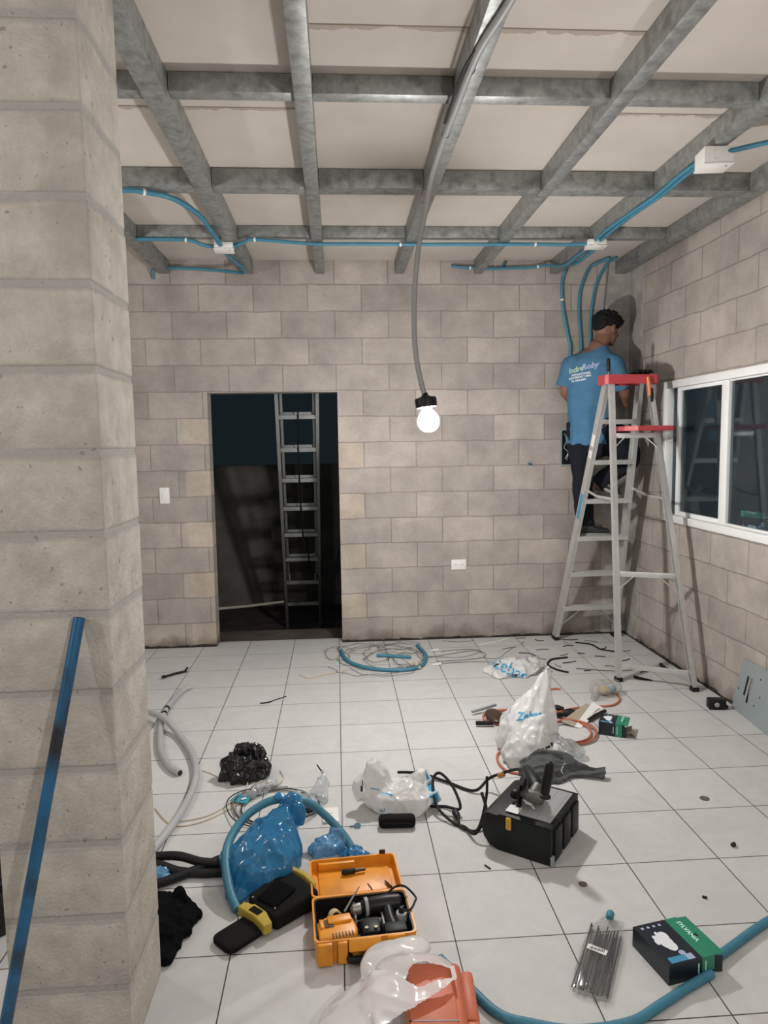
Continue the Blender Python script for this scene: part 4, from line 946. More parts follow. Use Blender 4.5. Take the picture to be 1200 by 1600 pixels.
ch = thing('battery_charger', 'orange battery charger lying in the open drill case', 'charger', dl(-.085, -.045, .025), math.radians(10))
cb = MB(); cb.prism([(-.06, -.05), (.055, -.05), (.062, -.02), (.055, .035), (.02, .052), (-.03, .048), (-.058, .03)], 0, .058)
cbm = evalmesh(cb, [('BEVEL', dict(width=.009, segments=3))]); shell = obj('shell', cbm, G['orange'], ch, local=True)
obj('battery_slot', MB().box((-.022, .012, .0575), (.026, .034, .006)), G['brownplastic'], shell, local=True)
obj('top_ridge', MB().box((.012, .022, .061), (.075, .034, .012), bev=.005), G['orange'], shell, local=True)
obj('top_ridge', MB().box((-.045, .012, .060), (.012, .04, .010), bev=.004), G['orange'], shell, local=True)
for j in range(7): obj('vent', MB().box((-.018+.010*j, -.044, .058), (.003, .018, .004)), G['brownplastic'], shell, local=True)
part_label(obj('sticker', MB().box((-.0615, -.01, .035), (.002, .022, .03)), G['black'], shell, local=True), 'black sticker')
dr = thing('cordless_drill', 'black cordless drill lying in the open orange case', 'power tool', dl(.05, .05, .03))
obj('motor_housing', MB().tube([dl(.0, .052, .072), dl(.02, .054, .074), dl(.085, .058, .074), dl(.125, .06, .073), dl(.135, .06, .073)], [.020, .027, .029, .027, .018], 18), G['black'], dr)
obj('chuck', MB().tube([dl(-.034, .046, .072), dl(-.028, .047, .072), dl(-.005, .05, .072), dl(.0, .05, .072)], [.008, .016, .019, .018], 16), G['steel'], dr)
obj('grip', MB().tube([dl(.085, .04, .07), dl(.087, .0, .064), dl(.092, -.045, .06)], [.020, .018, .021], 14), G['black'], dr)
obj('battery', MB().box(dl(.095, -.065, .055), (.07, .045, .055), DM.to_3x3().to_4x4(), bev=.006), G['toolbox'], dr)
obj('clutch_ring', MB().tube([dl(.012, .053, .074), dl(.022, .054, .074)], .029, 18), G['smoke'], dr)
bt = thing('spare_battery', 'dark spare battery with two contacts in the open case', 'battery', dl(.022, -.04, .025), .06)
obj('case', MB().box((0, 0, .024), (.055, .07, .046), bev=.006), G['toolbox'], bt, local=True)
for x in (-.016, .013): obj('contact', MB().tube([(x, -.02, .0465), (x, -.02, .052)], .006, 12), G['brass'], bt, local=True)
pu = thing('charger_puck', 'round dark cup with pegs beside the drill battery in the case', 'holder', dl(.125, -.02, .06))
obj('cup', MB().lathe([(.016, 0), (.019, .004), (.018, .026), (.012, .028)], 20, Matrix.Translation(dl(.125, .005, .045))), G['smoke'], pu)
obj('peg', MB().lathe([(.009, 0), (.010, .004), (.008, .02), (.004, .022)], 14, Matrix.Translation(dl(.125, .005, .073))), G['black'], pu)
tp = thing('masking_tape', 'small cream roll of masking tape standing in the case', 'tape roll', dl(-.088, .03, .03))
Mt = Matrix.Translation(dl(-.085, .03, .068)) @ Matrix.Rotation(.4, 4, 'Z') @ Matrix.Rotation(PI/2-.25, 4, 'X')
rg = MB(); N = 28; R0, R1, hh_ = .016, .020, .012
V = []; 
for r, z in ((R1, -hh_), (R1, hh_), (R0, hh_), (R0, -hh_)):
    for k in range(N): V.append((r*math.cos(2*PI*k/N), r*math.sin(2*PI*k/N), z))
F = [[q*N+k, q*N+(k+1) % N, ((q+1) % 4)*N+(k+1) % N, ((q+1) % 4)*N+k] for q in range(4) for k in range(N)]
rg.add(V, F, 0, Mt); obj('roll', rg, G['cream'], tp)
tag(obj('drill_bit', MB().tube([dl(-.055, .025, .088), dl(-.03, .06, .105), dl(.0, .10, .124)], [.004, .0035, .002], 8), G['steel']), 'long steel drill bit leaning across the open case rim', 'drill bit')
cw = tag(obj('thin_lead', MB().tube(spline([dl(.09, .09, .088), dl(.12, .10, .108), dl(.15, .085, .118), dl(.178, .05, .10), dl(.172, .02, .105), dl(.15, -.01, .098), dl(.12, .0, .09)], 8), .0035, 8), G['rubber']), 'thin black cord looping over the right rim of the case', 'cord')
bh = thing('bit_driver', 'dark bit driver lying in the orange case lid', 'screwdriver', dl(-.02, .27, .0372))
obj('handle', MB().tube([dl(-.045, .268, .0475), dl(-.04, .268, .0475), dl(-.0, .272, .0475), dl(.005, .272, .0475)], [.006, .0095, .0095, .006], 12), G['toolbox'], bh)
obj('shank', MB().tube([dl(.005, .272, .0475), dl(.04, .276, .0475)], [.006, .005], 10), G['brownplastic'], bh)
tag(obj('drill_bit', MB().tube([dl(.10, .205, .042), dl(.108, .185, .043), dl(.115, .165, .044)], [.002, .0045, .0055], 10), G['brownplastic']), 'short brown bit lying at the right end of the case lid', 'drill bit')
tag(obj('sliver', MB().tube([dl(.04, .205, .0385), dl(.047, .185, .039), dl(.052, .168, .0385)], .0018, 6), G['brownplastic']), 'thin dark sliver lying in the middle of the case lid', 'offcut')

# ---- black and yellow tool pouch
po = frame('tool_pouch', 'black and yellow tool pouch lying on the tiles beside the case', 'tool pouch', (-.258, -2.285, 0), math.radians(44))
def rrect(x0, x1, y0, y1, r, n=5):
    P = []
    for cx, cy, a0 in ((x1-r, y1-r, 0), (x0+r, y1-r, PI/2), (x0+r, y0+r, PI), (x1-r, y0+r, 3*PI/2)):
        for i in range(n+1): a = a0+PI/2*i/n; P.append((cx+r*math.cos(a), cy+r*math.sin(a)))
    return P
def soft(mb, w=.006, seg=3): return evalmesh(mb, [('BEVEL', dict(width=w, segments=seg, limit_method='ANGLE'))])
fl_ = MB(); fl_.prism(rrect(-.175, .02, -.055, .05, .025), .004, .022); obj('flap', soft(fl_), G['nylon'], po, local=True)
bb = MB(); bb.prism([(-.01, -.072), (.165, -.088), (.175, .075), (.155, .10), (.005, .092), (-.01, .06)],   .002, .064); bbm = soft(bb, .014, 4)
for v in bbm.vertices: v.co.z *= .80+.25*max(0, min(1, v.co.x/.17)); v.co += Vector((0, 0, 1))*.004*noise.noise(v.co*22)
pb_ = obj('pouch_body', bbm, G['nylon'], po, local=True)
yb = MB(); yb.prism([(-.056, -.068), (-.026, -.074), (-.010, -.03), (.010, .0), (.03, .045), (.012, .052), (-.010, .045), (-.02, .078), (-.052, .075), (-.046, .0)], .012, .046)
obj('yellow_band', soft(yb, .005), G['yellow'], po, local=True)
obj('hook_patch', MB().box((-.026, .010, .0475), (.024, .044, .003), Matrix.Rotation(.06, 4, 'Z'), bev=.001), G['nylon'], po, local=True)
obj('yellow_trim', soft(MB().prism([(.165, -.06), (.185, -.05), (.198, .02), (.19, .08), (.172, .07), (.178, .01)], .004, .070), .004), G['yellow'], po, local=True)
obj('inner_pocket', MB().box((.06, .01, .062), (.10, .085, .006), Euler((0, -.12, .1)).to_matrix().to_4x4(), bev=.002), G['black_cloth'], po, local=True)
for x, y in ((.0, .06), (.012, -.04), (.02, .03)): obj('rivet', MB().lathe([(.004, 0), (.004, .004), (.002, .005)], 10, Matrix.Translation((x, y, .055))), G['brass'], pb_, local=True)

# ---- bulb cartons
def carton(name, label, o, ang, w, d, h, flap=True, scale=1.0, card=False):
    """w along the lettered band, d across it, h tall; green band along the +y edge."""
    t = frame(name, label, 'carton', o, ang, 'light bulb cartons')
    t_ = .0025; b = MB(); g = .043*scale
    b.box((0, 0, t_/2), (w, d, t_)); b.box((0, -g/2, h-t_/2), (w, d-g, t_))
    b.box((0, -d/2+t_/2, h/2), (w, t_, h-2*t_)); b.box((-w/2+t_/2, -g/2, h/2), (t_, d-g-2*t_, h-2*t_)); b.box((w/2-t_/2, -g/2, h/2), (t_, d-g-2*t_, h-2*t_))
    obj('carton_body', b, G['box_black'], t, local=True)
    gb = MB(); gb.box((0, d/2-g/2, h-t_/2), (w, g, t_)); gb.box((-w/2+t_/2, d/2-g/2, h/2), (t_, g, h-2*t_)); gb.box((w/2-t_/2, d/2-g/2, h/2), (t_, g*.98, h-2*t_))
    band = obj('green_band', gb, G['box_green'], t, local=True)
    if flap: obj('top_flap', MB().box((0, d/2+.017*scale, h-.003), (w*.97, .034*scale, .0018), Euler((-.06, 0, 0)).to_matrix().to_4x4()), G['box_green'], band, local=True)
    obj('side_flap', MB().box((w/2-.004, d/2+.014*scale, h*.45), (.0018, .028*scale, h*.8), Matrix.Rotation(-.25, 4, 'Z')), G['box_black'], t, local=True)
    if card:
        obj('inner_card', MB().box((.01, d/2+.02, h*.35), (w*.7, .05, .002), Euler((.35, 0, .1)).to_matrix().to_4x4()).box((.02, d/2+.05, h*.25), (w*.45, .03, .002), Euler((-.8, 0, .2)).to_matrix().to_4x4()), G['card'], t, local=True)
    z = h+.0006
    tm_ = MB(); tm_.join(textmesh('SYLVANIA', .020*scale, 0, .0007), Matrix.Translation((-.02*scale, d/2-.009*scale, z))); obj('lettering', tm_, G['mint'], band, local=True)
    pic = MB()   # the white bulb cluster pictured on the carton
    for cx, cy, rx, ry in ((.0, .0, .030, .021), (-.022, .008, .020, .015), (-.012, -.012, .020, .015), (.018, .004, .022, .017), (-.034, -.006, .012, .006), (-.022, -.022, .012, .006), (-.005, -.026, .012, .006)):
        pic.add([(cx*scale+rx*scale*math.cos(2*PI*i/20), -g*.55+cy*scale+ry*scale*math.sin(2*PI*i/20), z+.0004*abs(cx*7+cy*3)) for i in range(20)], [list(range(20))])
    part_label(obj('bulb_picture', pic, G['print_white'], t, local=True), 'white bulb picture printed on the lid')
    for j, (ix, iy, ir) in enumerate([(w*.30, -.008*scale, .010*scale)]+[(-w*.40, -d*.36+.020*q*scale, .005*scale) for q in range(4)]):
        obj('icon', MB().add([(ix+ir*math.cos(2*PI*i/14), iy+ir*math.sin(2*PI*i/14), z) for i in range(14)], [list(range(14))]), G['print_lilac'], t, local=True)
    lb = MB(); lb.box((w*.41, -g*.85, z-.0003), (w*.13, d*.36, .001)); part_label(obj('blue_label', lb, G['box_blue'], t, local=True), 'blue label')
    lw_ = MB(); lw_.box((w*.41, -g*.85+d*.26, z-.0003), (w*.13, d*.15, .001)); part_label(obj('white_label', lw_, G['print_lilac'], t, local=True), 'pale label')
    sl_ = MB(); sl_.box((0, d/2-g*.30+.016*scale, h+.0003), (.012*scale, .010*scale, .0012)); obj('hang_hole', sl_, G['gap'], band, local=True)
    st_ = MB()
    for yy, hh2 in ((d/2-g+.012*scale, .6), (d/2-g-.012*scale, .5)): st_.box((w/2+.0006, yy, h*.5), (.0008, .004*scale, h*hh2))
    obj('stripe', st_, G['mint'], t, local=True)
    return t
carton('bulb_carton', 'dark bulb carton with green lid band beside the blue conduit', (.978, -2.565, .0), math.radians(-78), .17, .155, .062)
carton('bulb_carton', 'smaller open bulb carton on the tiles near the orange cord', (1.44, -.93, .0), math.radians(-119), .127, .118, .07, True, .8, True)
wc = carton('bulb_carton', 'bulb carton standing behind the glass on the window sill', (2.37, -.675, WZ0+.0765), 0, .17, .15, .045, False, .8)
wc.rotation_euler = Matrix(((.22, 0, -.975), (-.975, 0, -.22), (0, 1, 0))).to_euler()

# ---- pack of black cable ties
ct = frame('cable_tie_pack', 'clear bag of black cable ties with blue cap on the tiles', 'cable ties', (.765, -2.545, 0), math.radians(60))
for j in range(22):
    y = -.045+.0043*j; z = .006+.004*(j % 3); x0 = -.155+.006*math.sin(j*2.1); x1 = .115+.02*math.sin(j*1.3)
    obj('cable_tie', MB().box(((x0+x1)/2, y+.004*math.sin(j), z+.002), (x1-x0, .0038, .0025), Euler((.2*math.sin(j*3), 0, .03*math.sin(j*1.7))).to_matrix().to_4x4()), G['rubber'], ct, local=True)
pk_ = MB(); n = 28
pk_.loft([(-.175, 0, .010, .003, .052, 0, (1, 0, 0)), (-.16, 0, .013, .010, .056, 0, (1, 0, 0)), (-.05, 0, .0155, .014, .055, 0, (1, 0, 0)), (.06, 0, .016, .0145, .054, 0, (1, 0, 0)), (.13, -.004, .016, .014, .046, 0, (1, 0, 0)), (.165, -.01, .014, .010, .036, 0, (1, 0, 0)), (.185, -.012, .012, .003, .034, 0, (1, 0, 0))], 32)
pm = evalmesh(pk_, [('SUBSURF', dict(levels=2, render_levels=2))])
for v in pm.vertices:
    if abs(v.co.x) < 1: v.co.y, v.co.z = v.co.y, v.co.z
obj('bag', crumple(pm, .003, 30, 5, .0012), G['bag_pack'], ct, local=True, smooth=180)
lbm = MB(); lbm.box((-.005, .008, .0325), (.022, .058, .0008), Matrix.Rotation(-.15, 4, 'Z')); part_label(obj('sticker', lbm, G['paper'], ct, local=True), 'white sticker')
bar_ = MB()
for j in range(9): bar_.box((-.005, -.012+.005*j, .0332), (.012, .0018+.001*(j % 2), .0006), Matrix.Rotation(-.15, 4, 'Z'))
obj('print_lines', bar_, G['black'], ct, local=True)
obj('blue_cap', MB().tube([(.178, .0, .016), (.182, .0, .017), (.20, .0, .018), (.205, .002, .018)], [.010, .0125, .0125, .010], 16), G['conduit'], ct, local=True)

# ---- little speaker-like black box by the white bag
bx = thing('black_case', 'small rounded black case in front of the white bag', 'case', (.222, -1.755, 0), -.05)
obj('body', MB().box((0, 0, .025), (.150, .052, .048), bev=.018, seg=4), G['nylon'], bx, local=True)
obj('zip', MB().box((0, -.0262, .028), (.12, .002, .004)), G['rubber'], bx, local=True)

# ---- adapter and breaker cover by the right wall
ad = thing('power_adapter', 'small black power adapter on the tiles near the right wall', 'adapter', (2.155, -.675, 0), -.15)
obj('body', MB().box((0, 0, .03), (.095, .055, .058), bev=.006), G['black'], ad, local=True)
obj('socket_face', MB().lathe([(.014, 0), (.013, .003), (.009, .004)], 16, Matrix.Translation((-.005, -.0275, .03)) @ Matrix.Rotation(PI/2, 4, 'X')), G['smoke'], ad, local=True)
obj('tab', MB().box((.053, -.006, .014), (.016, .03, .02), bev=.003), G['black'], ad, local=True)
pv = thing('panel_cover', 'grey metal breaker panel cover leaning against the right wall', 'metal cover', (2.235, -.88, 0))
def pcov(y, z, off=0):     # y along the wall 0..1, z height 0..1
    b0 = Vector((2.252, -.665, .001)).lerp(Vector((2.215, -1.075, .001)), y); t0 = Vector((2.272, -.735, .31)).lerp(Vector((2.266, -1.11, .31)), y)
    return b0.lerp(t0, z)+Vector((-off, 0, 0))
sh_ = MB(); nx, nz = 10, 8; holes = {(3, 3), (3, 4), (5, 3), (5, 4)}
ys = [0, .16, .20, .25, .30, .35, .40, .45, .6, .8, 1.0]; zs = [0, .12, .26, .36, .5, .62, .74, .88, 1]
for i in range(10):
    for j in range(8):
        if (i, j) in {(2, 3), (2, 4), (2, 5), (4, 2), (4, 3), (4, 4), (4, 5)}: continue
        q = [pcov(ys[i], zs[j]), pcov(ys[i+1], zs[j]), pcov(ys[i+1], zs[j+1]), pcov(ys[i], zs[j+1])]; q2 = [p+Vector((.003, 0, 0)) for p in q]
        sh_.add(q+q2, [[0, 1, 2, 3], [7, 6, 5, 4], [0, 4, 5, 1], [1, 5, 6, 2], [2, 6, 7, 3], [3, 7, 4, 0]])
obj('sheet', sh_, G['panel_grey'], pv, smooth=0)
ed = MB(); ed.bar(pcov(1, .0)+Vector((.012, -.002, .004)), pcov(1, 1)+Vector((.012, -.002, 0)), .022, .004, (0, 1, 0)); obj('folded_edge', ed, G['panel_grey'], pv)
for y, z in ((.06, .42), (.52, .30), (.52, .80), (.6, .5)):
    p = pcov(y, z); obj('screw_hole', MB().tube([p+Vector((-.0015, 0, 0)), p+Vector((.001, 0, 0))], .005, 10), G['gap'], pv)

# ================================================================== bags, cloths, offcuts
def bag(name, label, parts, m, cat='plastic bag', voxel=.006, it=3, prints=(), group=None, **k):
    me = blob(parts, voxel, it, **k); zs = min(v.co.z for v in me.vertices)
    keep_ = me.copy()
    xs = [v.co for v in me.vertices]; c = Vector((sum(v.x for v in xs)/len(xs), sum(v.y for v in xs)/len(xs), 0))
    t = thing(name, label, cat, c, 0, group)
    o = obj('film', me, G[m], t, smooth=180); o['kind'] = 'part' if False else o.get('kind', ''); del o['kind']
    return t, o, keep_
CAM = Vector((.0091, -4.4793, 1.5533))
def printon(parent, me, text, at_, size, m, rightv=(1, 0, 0), rot=0., shear=.2, bold=.0006, name='print', cuts=1):
    at_ = Vector(at_); d = (at_-CAM); d.z *= .6; d.normalize(); r = Vector((-d.y, d.x, 0)).normalized()*-1
    u = r.cross(d); 
    if u.z < 0: u = -u
    r2 = (r*math.cos(rot)+u*math.sin(rot)); u2 = (-r*math.sin(rot)+u*math.cos(rot))
    pm = place(textmesh(text, size, shear, bold) if isinstance(text, str) else text, at_, r2, u2)
    wm = wrap(pm, me, d, .0022, .6, cuts)
    if wm.f: return obj(name, wm, G[m], parent, smooth=0)
def stroke_mb(rects):
    b = MB()
    for x, y, w, h, sk in rects: b.add([(x-w/2, y-h/2, 0), (x+w/2, y-h/2+sk, 0), (x+w/2, y+h/2+sk, 0), (x-w/2, y+h/2, 0)], [[0, 1, 2, 3]])
    return b

# tall white bag standing by the cord heap
b = MB(); b.loft([(.955, -1.045, .004, .135, .115, .2), (.95, -1.05, .05, .15, .125, .2), (.955, -1.05, .13, .138, .112, .3), (.985, -1.04, .20, .108, .09, .35), (1.02, -1.03, .27, .075, .062, .4), (1.05, -1.02, .33, .058, .042, .5), (1.066, -1.01, .365, .054, .03, .5), (1.070, -1.01, .385, .042, .018, .5)], 44, .07, 8)
b.tube([(1.045, -1.01, .34), (1.05, -1.01, .385), (1.07, -1.01, .402), (1.09, -1.01, .385), (1.09, -1.015, .33)], .012, 8)
t, o, me = bag('plastic_bag', 'tall white shopping bag with blue print standing beside the orange cord', b, 'bag_white', voxel=.006, amp=.026, sc=9, seed=1, fine=.4, an=(1, 1, .3))
printon(t, me, 'Zebat', (.925, -1.16, .195), .050, 'print_blue', rot=.12, shear=.3, bold=.0016)
printon(t, me, stroke_mb([(0, .022, .10, .005, .004), (-.01, .010, .09, .012, -.006), (.0, -.004, .085, .014, .004), (.01, -.020, .09, .007, -.01)]), (.865, -1.17, .075), 1, 'print_blue', rot=-.12)
# lower white bag slumped before it
b = MB(); b.loft([(.90, -1.245, .004, .105, .075, .1), (.90, -1.235, .05, .118, .085, .1), (.915, -1.22, .11, .10, .075, .1), (.945, -1.205, .165, .066, .05, .1), (.97, -1.195, .20, .035, .03, .1), (.98, -1.19, .212, .015, .013, 0)], 40, .06, 7)
b.ell((1.0, -1.235, .05), (.075, .06, .055))
t, o, me = bag('plastic_bag', 'slumped white bag between the tall white bag and grey cloth', b, 'bag_white', voxel=.006, amp=.022, sc=10, seed=2, fine=.4)
printon(t, me, stroke_mb([(0, 0, .022, .010, .004), (.02, .012, .010, .014, -.004), (-.022, -.002, .010, .007, 0)]), (.99, -1.27, .085), 1, 'black', rot=.1)
printon(t, me, 'La', (.875, -1.31, .025), .022, 'print_blue', rot=.1)
b = MB(); b.ell((1.10, -1.20, .03), (.085, .075, .04), (0, 0, .5)); b.ell((1.06, -1.14, .035), (.06, .05, .045)); b.ell((1.03, -1.225, .03), (.05, .05, .035))
bag('plastic_bag', 'crumpled clear film heap right of the slumped white bag', b, 'bag_clear', voxel=.006, amp=.03, sc=16, seed=3)
# flat white bag further back
b = MB(); b.loft([(1.19, .12, .004, .225, .165, .45), (1.19, .12, .02, .215, .155, .45), (1.21, .14, .045, .15, .10, .5), (1.22, .15, .06, .06, .04, .5)], 44, .07, 5)
t, o, me = bag('plastic_bag', 'flattened white bag with blue print lying between wires and ladder', b, 'bag_white', voxel=.007, amp=.035, sc=9, seed=4)
printon(t, me, 'Zebat', (1.13, .10, .03), .10, 'print_blue', rot=-.35, shear=.2, bold=.001)
printon(t, me, stroke_mb([(0, 0, .05, .012, .02), (.11, -.05, .03, .018, 0), (.17, -.05, .04, .01, .01)]), (1.07, .15, .03), 1, 'print_dark', rot=.05)
# white bag in the middle of the floor
b = MB(); b.loft([(.265, -1.60, .004, .145, .095, -.15), (.262, -1.598, .04, .160, .105, -.15), (.255, -1.595, .075, .150, .098, -.15), (.25, -1.59, .095, .11, .07, -.15), (.25, -1.59, .105, .05, .035, -.15)], 44, .05, 9)
b.loft([(.17, -1.58, .05, .075, .06, 0), (.155, -1.58, .12, .062, .045, .1), (.142, -1.58, .17, .045, .032, .2), (.130, -1.58, .20, .022, .018, .2)], 24, .08, 5)
b.loft([(.34, -1.56, .05, .06, .05, 0), (.345, -1.555, .10, .05, .04, .1), (.35, -1.55, .135, .022, .018, .2)], 24, .08, 5)
b.tube([(.09, -1.62, .05), (.075, -1.60, .09), (.095, -1.58, .13), (.135, -1.58, .16)], [.03, .022, .025, .03], 10)
t, o, me = bag('plastic_bag', 'white bag with blue triangle print in the middle of the floor', b, 'bag_white', voxel=.0055, amp=.020, sc=13, seed=6)
tri = MB().add([(-.03, .075, 0), (.036, -.03, 0), (.044, -.055, 0), (-.008, -.05, 0)], [[0, 1, 2, 3]])
printon(t, me, tri, (.385, -1.62, .075), 1, 'print_blue', cuts=3)
printon(t, me, stroke_mb([(0, 0, .045, .006, -.01), (-.05, .016, .04, .004, -.006)]), (.19, -1.66, .095), 1, 'print_blue')
printon(t, me, 'tel', (.165, -1.68, .03), .022, 'print_blue')
printon(t, me, stroke_mb([(0, 0, .010, .022, 0), (.004, .022, .004, .02, 0)]), (.085, -1.62, .10), 1, 'print_dark')
# black bin bag
b = MB(); b.loft([(-.45, -1.26, .003, .098, .075, .3), (-.45, -1.255, .03, .108, .08, .3), (-.455, -1.25, .075, .088, .068, .3), (-.46, -1.245, .105, .06, .05, .3)], 36, .10, 6)
b.ell((-.45, -1.24, .125), (.04, .035, .034)); b.ell((-.395, -1.235, .108), (.042, .036, .034)); b.ell((-.51, -1.26, .05), (.045, .04, .04)); b.ell((-.375, -1.28, .04), (.03, .03, .045))
bag('plastic_bag', 'crumpled black bin bag on the tiles near the grey pipes', b, 'bag_black', voxel=.005, amp=.028, sc=20, seed=7)
# blue bag tied at the neck
b = MB(); b.loft([(-.285, -2.03, .004, .125, .135, -.2), (-.285, -2.025, .04, .140, .150, -.2), (-.28, -2.015, .09, .130, .140, -.2), (-.265, -1.985, .135, .096, .105, -.2), (-.24, -1.94, .165, .052, .055, -.2), (-.225, -1.905, .18, .026, .026, -.2), (-.215, -1.885, .192, .020, .02, -.2)], 44, .03, 11)
b.ell((-.19, -1.88, .19), (.036, .025, .035)); b.ell((-.165, -1.90, .155), (.03, .025, .04)); b.ell((-.24, -1.87, .21), (.025, .02, .016)); b.ell((-.19, -1.885, .12), (.03, .025, .035))
b.ell((-.41, -1.97, .04), (.05, .06, .04)); b.ell((-.36, -2.16, .02), (.05, .05, .02))
bag('plastic_bag', 'shiny blue plastic bag tied at the neck under the blue hose arc', b, 'bag_blue', voxel=.005, amp=.018, sc=9, seed=8, fine=.45, an=(1, 1, .3))
b = MB(); b.ell((-.045, -1.905, .03), (.055, .04, .035), (0, 0, .4)); b.ell((-.085, -1.925, .02), (.035, .03, .022)); b.ell((-.02, -1.885, .045), (.028, .025, .03))
bag('plastic_film', 'pale blue crumpled film scrap behind the orange case lid', b, 'bag_clear_blue', cat='plastic film', voxel=.0045, amp=.022, sc=26, seed=9)
b = MB(); b.ell((.06, -1.965, .015), (.07, .032, .02), (0, 0, -.25)); b.ell((.11, -1.985, .01), (.05, .02, .012), (0, 0, -.2))
bag('plastic_film', 'deep blue crumpled film under the end of the blue hose arc', b, 'bag_blue', cat='plastic film', voxel=.0045, amp=.018, sc=30, seed=10)
# clear bags
b = MB(); b.loft([(-.115, -1.53, .004, .06, .04, .6), (-.11, -1.525, .03, .058, .038, .6), (-.09, -1.49, .055, .035, .022, .6), (-.075, -1.46, .075, .022, .012, .6), (-.085, -1.43, .10, .010, .006, .6)], 30, .09, 6); b.ell((-.165, -1.555, .02), (.05, .035, .022))
cb_ = bag('plastic_bag', 'clear bag with a blue cable coil behind the tied blue bag', b, 'bag_clear', voxel=.005, amp=.02, sc=22, seed=11)
obj('torn_corner', MB().add([(-.112, -1.415, .118), (-.085, -1.42, .075), (-.078, -1.432, .085), (-.105, -1.42, .12)], [[0, 1, 2, 3]]), G['black'], cb_[0], smooth=0)
for j in range(4):
    a0 = j*.4; obj_pts = [(-.150+.042*math.cos(a0+2*PI*i/20)*(1+.06*j), -1.60+.026*math.sin(a0+2*PI*i/20)*(1+.05*j), .010+.006*j+.003*math.sin(4*PI*i/20)) for i in range(20)]
    if j == 0: cc_ = thing('cable_coil', 'small dark blue cable coil beside the clear bag', 'cable', (-.150, -1.60, 0))
    obj('turn', MB().tube(obj_pts, .0035, 8, closed=True), G['navy'], cc_)
b = MB(); b.ell((-.355, -1.42, .02), (.05, .028, .024), (0, 0, .75)); b.ell((-.40, -1.46, .018), (.04, .026, .020), (0, 0, .6)); b.ell((-.32, -1.385, .022), (.03, .024, .022), (0, 0, .75))
bp_ = bag('packet', 'small clear packet with a teal card in front of the bin bag', b, 'bag_clear', cat='packet', voxel=.0045, amp=.02, sc=32, seed=12)
tc_ = MB(); tc_.add([(-.485, -1.50, .012), (-.41, -1.535, .010), (-.395, -1.49, .016), (-.455, -1.455, .020), (-.485, -1.50, .0135), (-.41, -1.535, .0115), (-.395, -1.49, .0175), (-.455, -1.455, .0215)], [[3, 2, 1, 0], [4, 5, 6, 7], [0, 1, 5, 4], [1, 2, 6, 5], [2, 3, 7, 6], [3, 0, 4, 7]])
part_label(obj('header_card', tc_, G['teal'], bp_[0], smooth=0), 'teal header card')
obj('card_print', MB().box((-.425, -1.50, .0185), (.022, .012, .001), (0.05, 0, .5)), G['print_white'], bp_[0])
b = MB(); b.ell((1.63, -.40, .04), (.085, .055, .045), (0, 0, .3)); b.ell((1.56, -.42, .05), (.05, .04, .05)); b.ell((1.52, -.47, .05), (.03, .03, .055))
bag('plastic_film', 'clear film wrapping on the tiles behind the small bulb carton', b, 'bag_clear2', cat='plastic film', voxel=.006, amp=.025, sc=18, seed=13)
bb_ = thing('bulb', 'loose bulb with pale blue base inside the clear wrapping', 'light bulb', (1.63, -.40, .0))
obj('globe', MB().ell((1.60, -.40, .03), (.035, .03, .026)), G['cream'], bb_, smooth=180); obj('base', MB().tube([(1.625, -.40, .032), (1.66, -.395, .036), (1.675, -.393, .037)], [.020, .022, .016], 14), G['bluegrey'], bb_)

# big white bag in front with the orange case in its mouth
oc = thing('orange_case', 'faded orange plastic case poking out of the front white bag', 'tool case', (.235, -2.79, 0), math.radians(-4))
def ol(x, y, z): return ROOT['orange_case'] @ Vector((x, y, z))
obj('shell', MB().box((0, -.02, .062), (.155, .32, .105), bev=.02, seg=4), G['orange_red'], oc, local=True)
obj('top_panel', MB().box((-.008, -.02, .117), (.12, .27, .008), bev=.003), G['orange_red'], oc, local=True)
obj('side_rail', MB().box((.094, .06, .045), (.036, .17, .07), bev=.010), G['orange_red'], oc, local=True)
obj('side_latch', MB().box((.094, -.06, .06), (.034, .05, .05), bev=.006), G['orange_red'], oc, local=True)
obj('side_rail', MB().box((.094, -.14, .04), (.034, .09, .06), bev=.008), G['orange_red'], oc, local=True)
obj('hinge_pin', MB().tube([(.1, -.095, .05), (.1, .13, .05)], .006, 10), G['brownplastic'], oc, local=True)
obj('seam', MB().box((-.008, -.075, .1205), (.125, .004, .003)), G['brownplastic'], oc, local=True)

def inside(p, poly):
    c = False; n = len(poly)
    for i in range(n):
        (x0, y0), (x1, y1) = poly[i], poly[(i+1) % n]
        if (y0 > p[1]) != (y1 > p[1]) and p[0] < (x1-x0)*(p[1]-y0)/(y1-y0)+x0: c = not c
    return c
b = MB(); b.ell((.055, -2.81, .05), (.125, .185, .078), (0, 0, -.45)); b.ell((.14, -2.63, .085), (.10, .095, .042), (0, 0, .1)); b.ell((.185, -2.585, .105), (.065, .045, .018), (0, 0, .1))
b.ell((.19, -2.69, .115), (.11, .06, .034), (0, 0, -.05)); b.ell((.03, -2.98, .05), (.15, .13, .075)); b.box((.19, -2.80, .125), (.24, .20, .028)); b.ell((.12, -2.79, .10), (.10, .12, .05))
fm = blob(b, .0055, 6, amp=.014, sc=9, seed=15, fine=.3, an=(.6, .9, 1))
lens = [(.163, -2.745), (.178, -2.715), (.215, -2.700), (.262, -2.703), (.284, -2.718), (.284, -2.752), (.235, -2.760), (.195, -2.772)]
outer = [(.262, -2.56), (.285, -2.66), (.300, -2.70), (.302, -2.752), (.262, -2.788), (.20, -2.825), (.13, -2.865), (.07, -2.90), (.02, -3.2), (.6, -3.2), (.6, -2.56)]
casebox = (.150, .325, -3.02, -2.65)
bm = bmesh.new(); bm.from_mesh(fm); bm.normal_update(); kill = []
